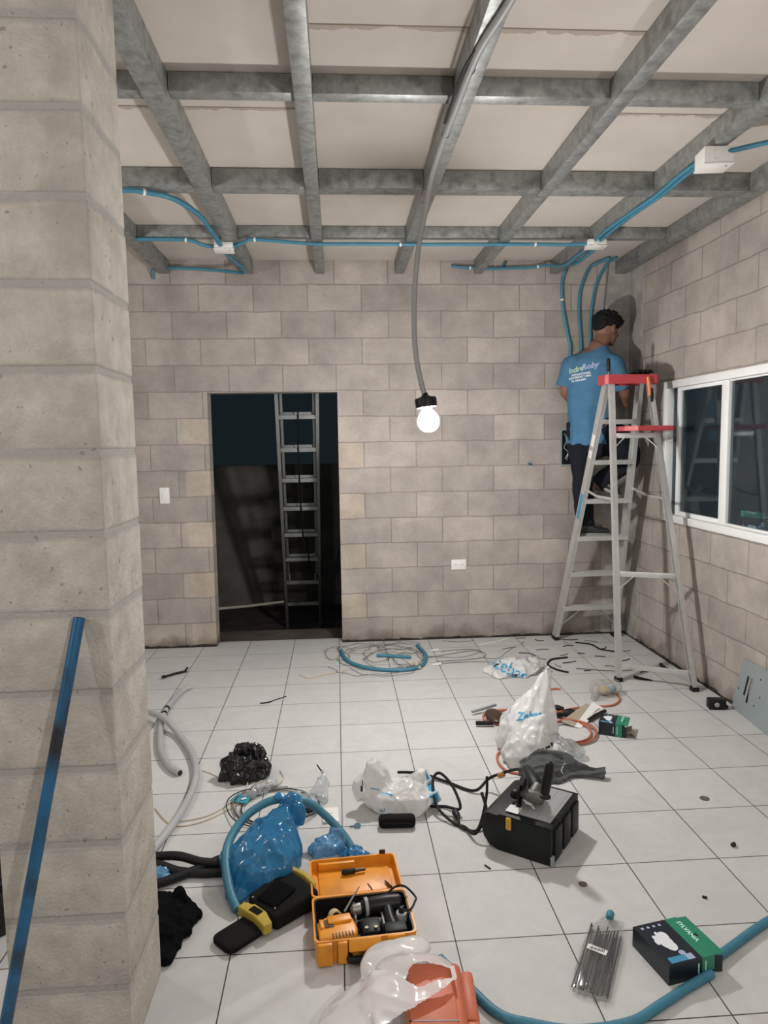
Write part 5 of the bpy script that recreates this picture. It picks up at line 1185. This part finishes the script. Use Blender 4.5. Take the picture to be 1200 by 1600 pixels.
for f in bm.faces:
    c = f.calc_center_median()
    if inside((c.x, c.y), lens) or inside((c.x, c.y), outer): kill.append(f)
    elif casebox[0] < c.x < casebox[1] and casebox[2] < c.y < casebox[3] and (c.z < .122 or f.normal.z < 0): kill.append(f)
bmesh.ops.delete(bm, geom=kill, context='FACES')
for _ in range(3): bmesh.ops.smooth_vert(bm, verts=[v for v in bm.verts if v.is_boundary], factor=.5, use_axis_x=True, use_axis_y=True, use_axis_z=True)
bm.to_mesh(fm); bm.free(); fm2 = fm.copy()
wbag = thing('plastic_bag', 'big white bag in front of the drill case, orange case inside', 'plastic bag', (.07, -2.75, 0))
obj('film', fm, G['bag_white'], wbag, smooth=180)
printon(wbag, fm2, stroke_mb([(0, 0, .006, .022, 0), (.012, .004, .005, .018, 0), (-.012, -.004, .006, .016, 0)]), (-.045, -2.86, .09), 1, 'print_blue', rot=.6)

# grey cloth by the toolbox
b = MB(); b.loft([(.96, -1.375, .004, .125, .10, .2), (.96, -1.37, .025, .130, .10, .2), (.955, -1.36, .048, .115, .080, .2), (.95, -1.345, .066, .085, .05, .2), (.95, -1.335, .074, .05, .02, .2)], 40, .05, 9)
b.tube(spline([(.85, -1.34, .04), (.90, -1.305, .066), (.98, -1.31, .07), (1.05, -1.34, .055), (1.085, -1.385, .03)], 6), .024, 12, sq=1.3)
b.tube(spline([(1.03, -1.38, .03), (1.08, -1.40, .028), (1.14, -1.425, .024), (1.205, -1.445, .022)], 5), [.05]*5+[.04]*5+[.036]*6, 14, sq=.5)
gt, go_, gme = bag('jacket', 'crumpled dark grey jacket heaped between white bag and black toolbox', b, 'grey_cloth', cat='jacket', voxel=.0045, it=4, amp=.026, sc=13, seed=16, fine=.42, an=(.35, 1, .8))
sw_ = MB(); pts = [(-.012, .004), (.0, -.012), (.006, -.010), (.030, .022), (.006, .0), (-.002, -.002), (-.008, .006)]
P = MB().add([(y*.6-.0, x*1.2, 0) for x, y in pts], [list(range(7))])
printon(gt, gme, P, (1.0, -1.46, .05), 1.0, 'print_white', cuts=2, name='white_mark')
# black cloth peeking from behind the pillar
b = MB(); b.loft([(-.62, -2.30, .003, .13, .16, .3), (-.62, -2.30, .03, .12, .15, .3), (-.61, -2.28, .055, .08, .10, .3)], 30, .10, 5); b.tube([(-.55, -2.22, .03), (-.52, -2.20, .03), (-.495, -2.255, .018)], .02, 10); b.ell((-.545, -2.19, .04), (.03, .03, .035)); b.ell((-.50, -2.245, .014), (.03, .018, .014)); b.ell((-.545, -2.40, .012), (.03, .07, .014), (0, 0, .15))
bag('cloth', 'black cloth on the tiles half hidden behind the pillar foot', b, 'black_cloth', cat='cloth', voxel=.006, amp=.022, sc=14, seed=17)
b = MB(); b.loft([(-1.16, -2.20, .003, .10, .10, 0), (-1.16, -2.20, .08, .11, .11, 0), (-1.16, -2.20, .20, .10, .10, .2), (-1.15, -2.19, .30, .06, .06, .3), (-1.15, -2.19, .33, .03, .03, .3)], 30, .07, 7)
bag('black_lump', 'black lump put over a dark spot at the far left edge behind the pillar', b, 'bag_black', cat='black_lump', voxel=.008, amp=.02, sc=12, seed=18)  # added black lump filling an unclear dark spot
# bundle of black hoses behind the pillar
gb = 'black hose offcuts behind the pillar'
for pts, lab in (([(-.86, -1.93, .02), (-.692, -1.925, .028), (-.60, -1.96, .045), (-.52, -1.985, .035), (-.435, -1.985, .022)], 'black hose crossing on top of the bundle beside the pillar'),
                 ([(-.84, -2.13, .016), (-.66, -2.08, .018), (-.545, -2.015, .018), (-.46, -1.955, .020), (-.41, -1.93, .018)], 'black hose at the front of the bundle beside the pillar'),
                 ([(-.85, -1.965, .016), (-.70, -1.955, .018), (-.60, -2.005, .016), (-.50, -2.028, .016), (-.42, -2.025, .016)], 'black hose in the middle of the bundle beside the pillar')):
    tag(obj('hose', corrug(pts, .0165, 12, 12, .0035), G['rubber'], smooth=60), lab, 'hose', gb)
tag(obj('plastic_film', blob(MB().ell((-.655, -1.995, .012), (.03, .025, .012)).ell((-.63, -2.035, .010), (.022, .018, .010)), .004, 2, amp=.012, sc=34, seed=19), G['bag_clear_blue'], smooth=180), 'pale blue film scrap between the black hoses by the pillar', 'plastic film')

# ------------------------------------------------------------------ hoses and pipes lying on the floor
gf = 'blue conduit offcuts on the floor'
conduit('blue conduit arc laid over the blue plastic bag', [(-.352, -2.245, .0165), (-.385, -2.18, .045), (-.41, -2.09, .08), (-.415, -2.0, .105), (-.385, -1.92, .135), (-.33, -1.87, .165), (-.25, -1.85, .188), (-.14, -1.83, .165), (-.07, -1.84, .115), (.0, -1.88, .055), (.035, -1.925, .020)], .0165, group=gf)
conduit('blue conduit curving from the orange case to the bottom edge', [(.285, -2.515, .0135), (.354, -2.641, .0135), (.414, -2.736, .0135), (.491, -2.774, .0135), (.602, -2.804, .0135), (.753, -2.792, .0135), (.86, -2.742, .0135), (.96, -2.69, .0135), (1.055, -2.645, .0135)], .0135, group=gf)
conduit('blue conduit entering at the right edge beside the bulb carton', [(1.085, -2.60, .016), (1.193, -2.534, .0135), (1.35, -2.446, .0135), (1.6, -2.33, .0135)], .0135, group=gf)
conduit('curved blue conduit offcut among the wire tangle by the back wall', [(.013, .66, .02), (.03, .53, .0135), (.075, .38, .0135), (.19, .245, .0135), (.342, .18, .0135), (.495, .19, .0135), (.585, .30, .0135), (.622, .50, .0135), (.60, .68, .0135), (.59, .74, .0135)], .0135, group=gf)
conduit('short straight blue conduit offcut inside the curved one', [(.27, .53, .0125), (.39, .495, .0125), (.51, .455, .0125)], .0125, group=gf)
tag(obj('torn_end', MB().tube([(1.055, -2.645, .014), (1.075, -2.622, .012), (1.088, -2.605, .012)], [.004, .006, .003], 8), G['box_black']), 'dark torn conduit end between two blue conduits by the carton', 'offcut')
gg = 'grey pipe offcuts beside the pillar'
for pts, lab in (([(-.955, -.02, .016), (-.99, -.089, .016), (-1.016, -.356, .016), (-1.0, -.55, .016), (-.965, -.75, .016), (-.904, -.977, .016), (-.823, -1.148, .016), (-.757, -1.225, .016)], 'grey plastic pipe with its open end lying free on the tiles'),
                 ([(-1.25, -.36, .017), (-1.13, -.45, .035), (-1.007, -.579, .050), (-.93, -.68, .046), (-.856, -.786, .02), (-.76, -.98, .017), (-.695, -1.17, .017), (-.668, -1.35, .017), (-.675, -1.58, .017), (-.71, -1.80, .017), (-.76, -2.0, .017)], 'long curved grey plastic pipe running behind the pillar foot')):
    p = resample(spline(pts, 12), .01); t = thing('grey_pipe', lab, 'pipe', p[0], 0, gg)
    obj('tube', MB().tube(p, .0165, 16), G['conduit_grey'], t); d = (p[-1]-p[-2]).normalized()
    obj('bore', MB().tube([p[-1]-d*.001, p[-1]+d*.0006], .0125, 14), G['gap'], t)
    if 'open' in lab:
        for q in (.36, .30): i = int(len(p)*q); d = (p[i+1]-p[i]).normalized(); obj('pipe_clip', MB().tube([p[i]-d*.012, p[i]+d*.012], .0185, 14), G['toolbox'], t)

# ------------------------------------------------------------------ cords and wires
oc1 = thing('orange_lead', 'orange extension cord heaped behind the tall white bag', 'cord', (1.15, -.85, 0))
R_ = .0062
obj('loop', MB().tube(spline([(.83, -1.37, R_), (.775, -1.33, R_), (.757, -1.24, R_), (.775, -1.15, R_), (.83, -1.09, R_), (.93, -.92, R_), (1.10, -.80, .012), (1.2, -.76, .018), (1.30, -.82, .012), (1.325, -.93, .010), (1.27, -1.03, .008), (1.16, -1.07, .008), (1.08, -1.04, .008), (1.05, -.95, .010), (1.1, -.82, .02), (1.2, -.70, .014), (1.31, -.62, .008), (1.438, -.59, R_), (1.573, -.585, R_), (1.657, -.505, R_), (1.675, -.40, R_), (1.64, -.33, R_)], 10), R_, 10), G['cord_orange'], oc1)
obj('loop', MB().tube(spline([(1.08, -1.02, .020), (1.14, -.86, .022), (1.24, -.80, .022), (1.33, -.86, .020), (1.345, -.96, .018), (1.28, -1.06, .012), (1.18, -1.085, .010), (1.11, -1.06, .02), (1.06, -.96, .034), (1.08, -.86, .038), (1.16, -.76, .034), (1.22, -.68, .022), (1.14, -.60, .014), (1.06, -.66, .014), (1.05, -.78, .02)], 10), R_, 10), G['cord_orange'], oc1)
obj('loop', MB().tube(spline([(.87, -.80, R_), (.80, -.72, R_), (.83, -.62, R_), (.95, -.60, .012), (1.0, -.70, .02), (.92, -.80, .022), (.84, -.74, .020), (.86, -.64, .018), (1.0, -.58, .014), (1.2, -.34, R_), (1.32, -.28, R_), (1.37, -.285, R_)], 10), R_, 10), G['cord_orange'], oc1)
pq = MB().tube([(1.20, -.60, .022), (1.24, -.625, .022), (1.275, -.64, .020)], [.012, .017, .010], 12); obj('plug', pq, G['black'], oc1)
obj('plug', MB().tube([(1.255, -.70, .018), (1.29, -.705, .020), (1.32, -.715, .022)], [.020, .026, .014], 14), G['black'], oc1)
obj('plug', MB().tube([(1.16, -.79, .040), (1.21, -.775, .040), (1.235, -.768, .038)], [.010, .014, .009], 12), G['black'], oc1)
t = thing('long_nose_tool', 'dark tool with two bars lying left of the tall white bag', 'tool', (.80, -.68, 0))
obj('bar', MB().bar((.745, -.63, .02), (.90, -.56, .03), .016, .014, bev=.003), G['panel_grey'], t); obj('bar', MB().bar((.735, -.79, .02), (.83, -.80, .02), .022, .02, bev=.004), G['black'], t)
obj('joint', MB().ell((.86, -.70, .02), (.05, .10, .02)), G['brownplastic'], t, smooth=180)
pt = thing('paper_strip', 'white folded paper strip lying in front of the orange cord heap', 'paper', (1.33, -.75, 0))
obj('sheet', MB().add([(1.20, -.82, .022), (1.26, -.86, .004), (1.47, -.69, .030), (1.40, -.645, .048), (1.20, -.82, .0235), (1.26, -.86, .0055), (1.47, -.69, .0315), (1.40, -.645, .0495)], [[3, 2, 1, 0], [4, 5, 6, 7], [0, 1, 5, 4], [1, 2, 6, 5], [2, 3, 7, 6], [3, 0, 4, 7]]), G['card'], pt, smooth=0)
obj('bright_edge', MB().add([(1.26, -.862, .006), (1.29, -.875, .0), (1.49, -.675, .030), (1.44, -.64, .052), (1.26, -.862, .0075), (1.29, -.875, .0015), (1.49, -.675, .0315), (1.44, -.64, .0535)], [[3, 2, 1, 0], [4, 5, 6, 7], [0, 1, 5, 4], [1, 2, 6, 5], [2, 3, 7, 6], [3, 0, 4, 7]]), G['paper'], pt, smooth=0)
tag(obj('marker', MB().tube([(1.36, -.80, .014), (1.42, -.745, .014), (1.50, -.68, .014)], [.010, .013, .010], 12), G['black']), 'black marker pen lying in front of the paper strip', 'pen')

# cable coil behind the tied blue bag
co = thing('wire_coil', 'loose coil of thin black wire behind the blue plastic bag', 'wire', (-.29, -1.55, 0))
random.seed(11)
for j in range(6):
    c = Vector((-.285+random.uniform(-.012, .012), -1.555+random.uniform(-.012, .012), 0)); rx, ry = .135+.012*j, .135+.010*j; a0 = .8+.25*j; span = 2*PI*(.97 if j < 3 else .72)
    pts = [(c.x+rx*math.cos(a0+span*i/30)*(1+.05*math.sin(3*i/5+j)), c.y+ry*math.sin(a0+span*i/30), .004+.003*j+.004*math.sin(i*.7+j)) for i in range(31)]
    obj('turn', MB().tube(spline(pts, 3), .0026, 6), G['rubber'] if j % 2 else G['wire_grey'], co)
be = thing('beige_wire', 'thin beige wire snaking from the pillar to the bin bag', 'wire', (-.6, -1.6, 0))
obj('strand', MB().tube(spline([(-.80, -1.52, .004), (-.70, -1.66, .003), (-.60, -1.66, .003), (-.50, -1.58, .003), (-.42, -1.47, .008), (-.36, -1.41, .050), (-.30, -1.38, .012), (-.27, -1.30, .003), (-.29, -1.22, .003)], 10), .0027, 6), G['wire_beige'], be)
obj('strand', MB().tube(spline([(-.68, -1.64, .003), (-.56, -1.60, .003), (-.47, -1.48, .003), (-.435, -1.38, .003), (-.425, -1.30, .02)], 10), .0025, 6), G['wire_beige'], be)
tag(obj('wire', MB().tube(spline([(-.66, -1.18, .003), (-.58, -1.25, .003), (-.53, -1.33, .003)], 8), .0018, 6), G['wire_beige']), 'short thin beige wire between grey pipe and bin bag', 'wire')
cp_ = thing('switch_plate', 'white blank switch plate lying behind the orange case lid', 'plate', (-.048, -1.652, 0), .05)
obj('plate', MB().box((0, 0, .006), (.068, .112, .010), bev=.003), G['white'], cp_, local=True); obj('engraving', MB().box((.0, .005, .0113), (.022, .003, .0006)), G['cable_grey'], cp_, local=True)
rg_ = thing('blue_clip', 'small blue ring clip on the tiles left of the black case', 'clip', (.053, -1.741, 0))
obj('ring', MB().tube([(.062+.011*math.cos(2*PI*i/16), -1.741+.013*math.sin(2*PI*i/16), .006) for i in range(16)], .0035, 8, closed=True), G['conduit'], rg_)
obj('tail', MB().tube([(.052, -1.742, .006), (.03, -1.745, .005)], .003, 8), G['conduit'], rg_)

# tangle of tie wire by the back wall
tg = thing('wire_tangle', 'tangle of thin grey tie wire round the blue offcuts by the wall', 'wire', (.35, .5, 0))
random.seed(21)
def loop(cx, cy, rx, ry, n=26, turns=1.0, jit=.02, z=.004, a0=None):
    a0 = random.uniform(0, 2*PI) if a0 is None else a0
    return spline([(cx+rx*math.cos(a0+turns*2*PI*i/n)+random.uniform(-jit, jit), min(cy+ry*math.sin(a0+turns*2*PI*i/n)+random.uniform(-jit, jit), .92), z+random.uniform(0, .012)) for i in range(n+1)], 3)
for cx, cy, rx, ry, tr in ((.30, .50, .30, .30, 1.0), (.32, .42, .27, .36, .9), (.40, .45, .22, .22, 1.1), (.15, .72, .16, .14, 1.2), (.45, .70, .15, .14, 1.2), (.0, .62, .11, .16, .8), (.22, .30, .28, .20, .6), (.50, .42, .12, .16, 1.3), (.42, .78, .20, .10, .8), (.28, .58, .09, .20, 1.2)):
    obj('strand', MB().tube(loop(cx, cy, rx, ry, 22, tr), .0021, 5), G['wire_grey'], tg)
tg2 = thing('wire_tangle', 'looped grey wire stretching right from the tangle to the flat bag', 'wire', (.85, .45, 0))
for pts in ([(.62, .45, .004), (.80, .52, .006), (.98, .58, .006), (1.06, .52, .005), (1.03, .42, .004), (.9, .38, .004), (.68, .36, .004)], [(.62, .50, .004), (.85, .42, .010), (1.0, .50, .012), (1.04, .58, .006), (.95, .62, .006), (.75, .60, .004)], [(1.0, .42, .004), (1.12, .38, .005), (1.2, .43, .03), (1.27, .50, .045)], [(.66, .30, .004), (.9, .33, .004), (1.08, .30, .004), (1.15, .27, .02)]):
    obj('strand', MB().tube(spline(pts, 8), .0024, 6), G['wire_grey'], tg2)
kn = MB(); kn.ell((.53, .27, .02), (.02, .025, .018)).ell((.545, .22, .012), (.014, .025, .010))
tag(obj('twig', fuse(kn, .003, 2), G['wire_beige'], smooth=180), 'small brown dry scrap caught in the wire tangle', 'scrap')
for k_, (x, y) in enumerate(((.70, .63), (.67, .30))): tag(obj('paper_scrap', MB().add([(x-.03, y-.02, .002), (x+.04, y-.015, .006), (x+.035, y+.02, .012), (x-.02, y+.018, .004)], [[0, 1, 2, 3]]), G['paper'], smooth=0), 'small white paper scrap on the wire, ' + ('farther from the camera' if k_ == 0 else 'nearer to the camera'), 'paper')
tag(obj('wire', MB().tube(spline([(-.27, .18, .003), (-.20, .10, .003), (-.10, .16, .003), (.0, .21, .003), (.055, .235, .012)], 8), .003, 6), G['wire_beige']), 'bent brown wire lying left of the curved blue offcut', 'wire')
tag(obj('wire', MB().tube(spline([(.80, .88, .003), (.92, .83, .003), (1.05, .86, .003)], 8), .0022, 6), G['wire_grey']), 'thin grey wire lying along the foot of the back wall', 'wire')
tag(obj('white_wire', MB().tube(spline([(1.06, .74, .003), (1.2, .80, .003), (1.33, .87, .006)], 8), .0035, 6), G['white']), 'pale straight wire near the back wall, left of the ladder', 'wire')

# offcuts under the ladder
random.seed(5)
ST = [((1.27, .62), .4, .12), ((1.40, .72), 1.2, .08), ((1.50, .55), .1, .10), ((1.36, .45), 2.4, .14), ((1.44, .36), 1.9, .10), ((1.72, .62), .2, .09), ((1.60, .24), .3, .11), ((1.86, .35), 2.8, .07), ((1.95, .55), .6, .10), ((1.42, .88), 0, .08), ((1.78, .80), 2.9, .14), ((1.55, .80), 2.6, .07), ((1.66, .05), .1, .05), ((1.84, .12), 2.7, .06), ((2.0, .25), .4, .09), ((1.3, .30), 2.2, .1), ((1.93, .72), 2.5, .10), ((2.10, .45), .3, .06), ((1.62, .42), .5, .08), ((1.50, .18), 1.9, .07), ((2.02, -.02), .2, .05), ((1.75, .43), 2.8, .05)]
for (x, y), a, L in ST:
    d = Vector((math.cos(a), math.sin(a), 0)); n_ = Vector((-d.y, d.x, 0)); k = random.uniform(-.25, .25)*L
    p = [Vector((x, y, .004))-d*L/2, Vector((x, y, .004))+n_*k, Vector((x, y, .004))+d*L/2]
    tag(obj('wire_offcut', MB().tube(spline(p, 5), .0032, 6), G['rubber'] if random.random() < .6 else G['wire_grey']), 'short dark wire offcut among those scattered on the tiles under the stepladder', 'wire', 'wire offcuts under the stepladder')
tag(obj('cable_scrap', MB().tube(spline([(1.62, .34, .006), (1.50, .31, .006), (1.435, .20, .006), (1.46, .09, .006), (1.52, .02, .006)], 8), .007, 8), G['rubber']), 'hooked thick black cable offcut right of the flat white bag', 'cable')
tag(obj('cable_scrap', MB().tube(spline([(1.60, .10, .005), (1.85, .02, .004), (2.05, .05, .004), (2.13, .02, .004)], 8), .0035, 8), G['wire_grey']), 'long thin grey wire on the tiles between the ladder feet', 'wire')
tag(obj('cable_scrap', MB().tube(spline([(1.80, .70, .006), (1.90, .64, .005), (1.93, .50, .005), (2.05, .42, .005)], 8), .006, 8), G['rubber']), 'curved black cable offcut behind the front ladder leg', 'cable')
tag(obj('cable_scrap', MB().tube([(1.91, -.12, .011), (1.93, -.155, .010), (2.0, -.195, .006)], [.009, .010, .004], 8), G['rubber']), 'stubby black cable end on the tiles right of the front ladder leg', 'cable')
tag(obj('cable_scrap', MB().tube(spline([(2.19, .10, .012), (2.185, .02, .010), (2.215, -.05, .010), (2.255, -.09, .012)], 6), .011, 8), G['rubber']), 'thick dark hose scrap at the foot of the right wall behind ladder', 'hose')
t = thing('wire_clip', 'black clip with two hooks on the tiles near the grey pipe', 'clip', (-1.11, .27, 0))
obj('stem', MB().tube([(-1.17, .225, .010), (-1.11, .28, .012), (-1.05, .33, .010)], .008, 8), G['rubber'], t)
obj('hook', MB().tube([(-1.17, .225, .010), (-1.175, .19, .02)], .010, 8), G['rubber'], t); obj('hook', MB().tube([(-1.06, .32, .010), (-1.05, .37, .02)], .007, 8), G['rubber'], t)
tag(obj('wire', MB().tube(spline([(-.48, -.32, .003), (-.43, -.31, .004), (-.39, -.27, .004), (-.33, -.22, .004)], 6), [.005]*9+[.003]*10, 6), G['rubber']), 'thin black wire piece alone on the open tiles before the doorway', 'wire')
for (x, y, r, m, l) in ((1.562, -1.658, .020, 'brass', 'flat grey washer on the open tiles right of the toolbox'), (.838, -2.19, .015, 'brass', 'round knockout disc on the tiles in front of the toolbox')):
    n_ = 24; rng_ = MB().lathe([(r, 0), (r, .002), (r*.55, .0025), (r*.5, .001)], n_, Matrix.Translation((x, y, .0005))); tag(obj('washer', rng_, G[m]), l, 'washer')
tag(obj('pebble', fuse(MB().ell((1.484, -2.016, .008), (.011, .009, .008)).ell((1.49, -2.01, .010), (.006, .006, .006)), .002, 2), G['gap'], smooth=180), 'tiny dark crumb on the tiles far right of the toolbox', 'crumb')
tag(obj('crumb', MB().box((1.22, -2.30, .004), (.016, .008, .007), (0, 0, -.5), bev=.002), G['gap']), 'tiny dark chip on the tiles above the bulb carton', 'crumb')
tag(obj('crumb', MB().tube([(.52, -2.05, .003), (.535, -2.075, .003)], .003, 6), G['gap']), 'dark splinter on the tiles in front of the toolbox left end', 'splinter')
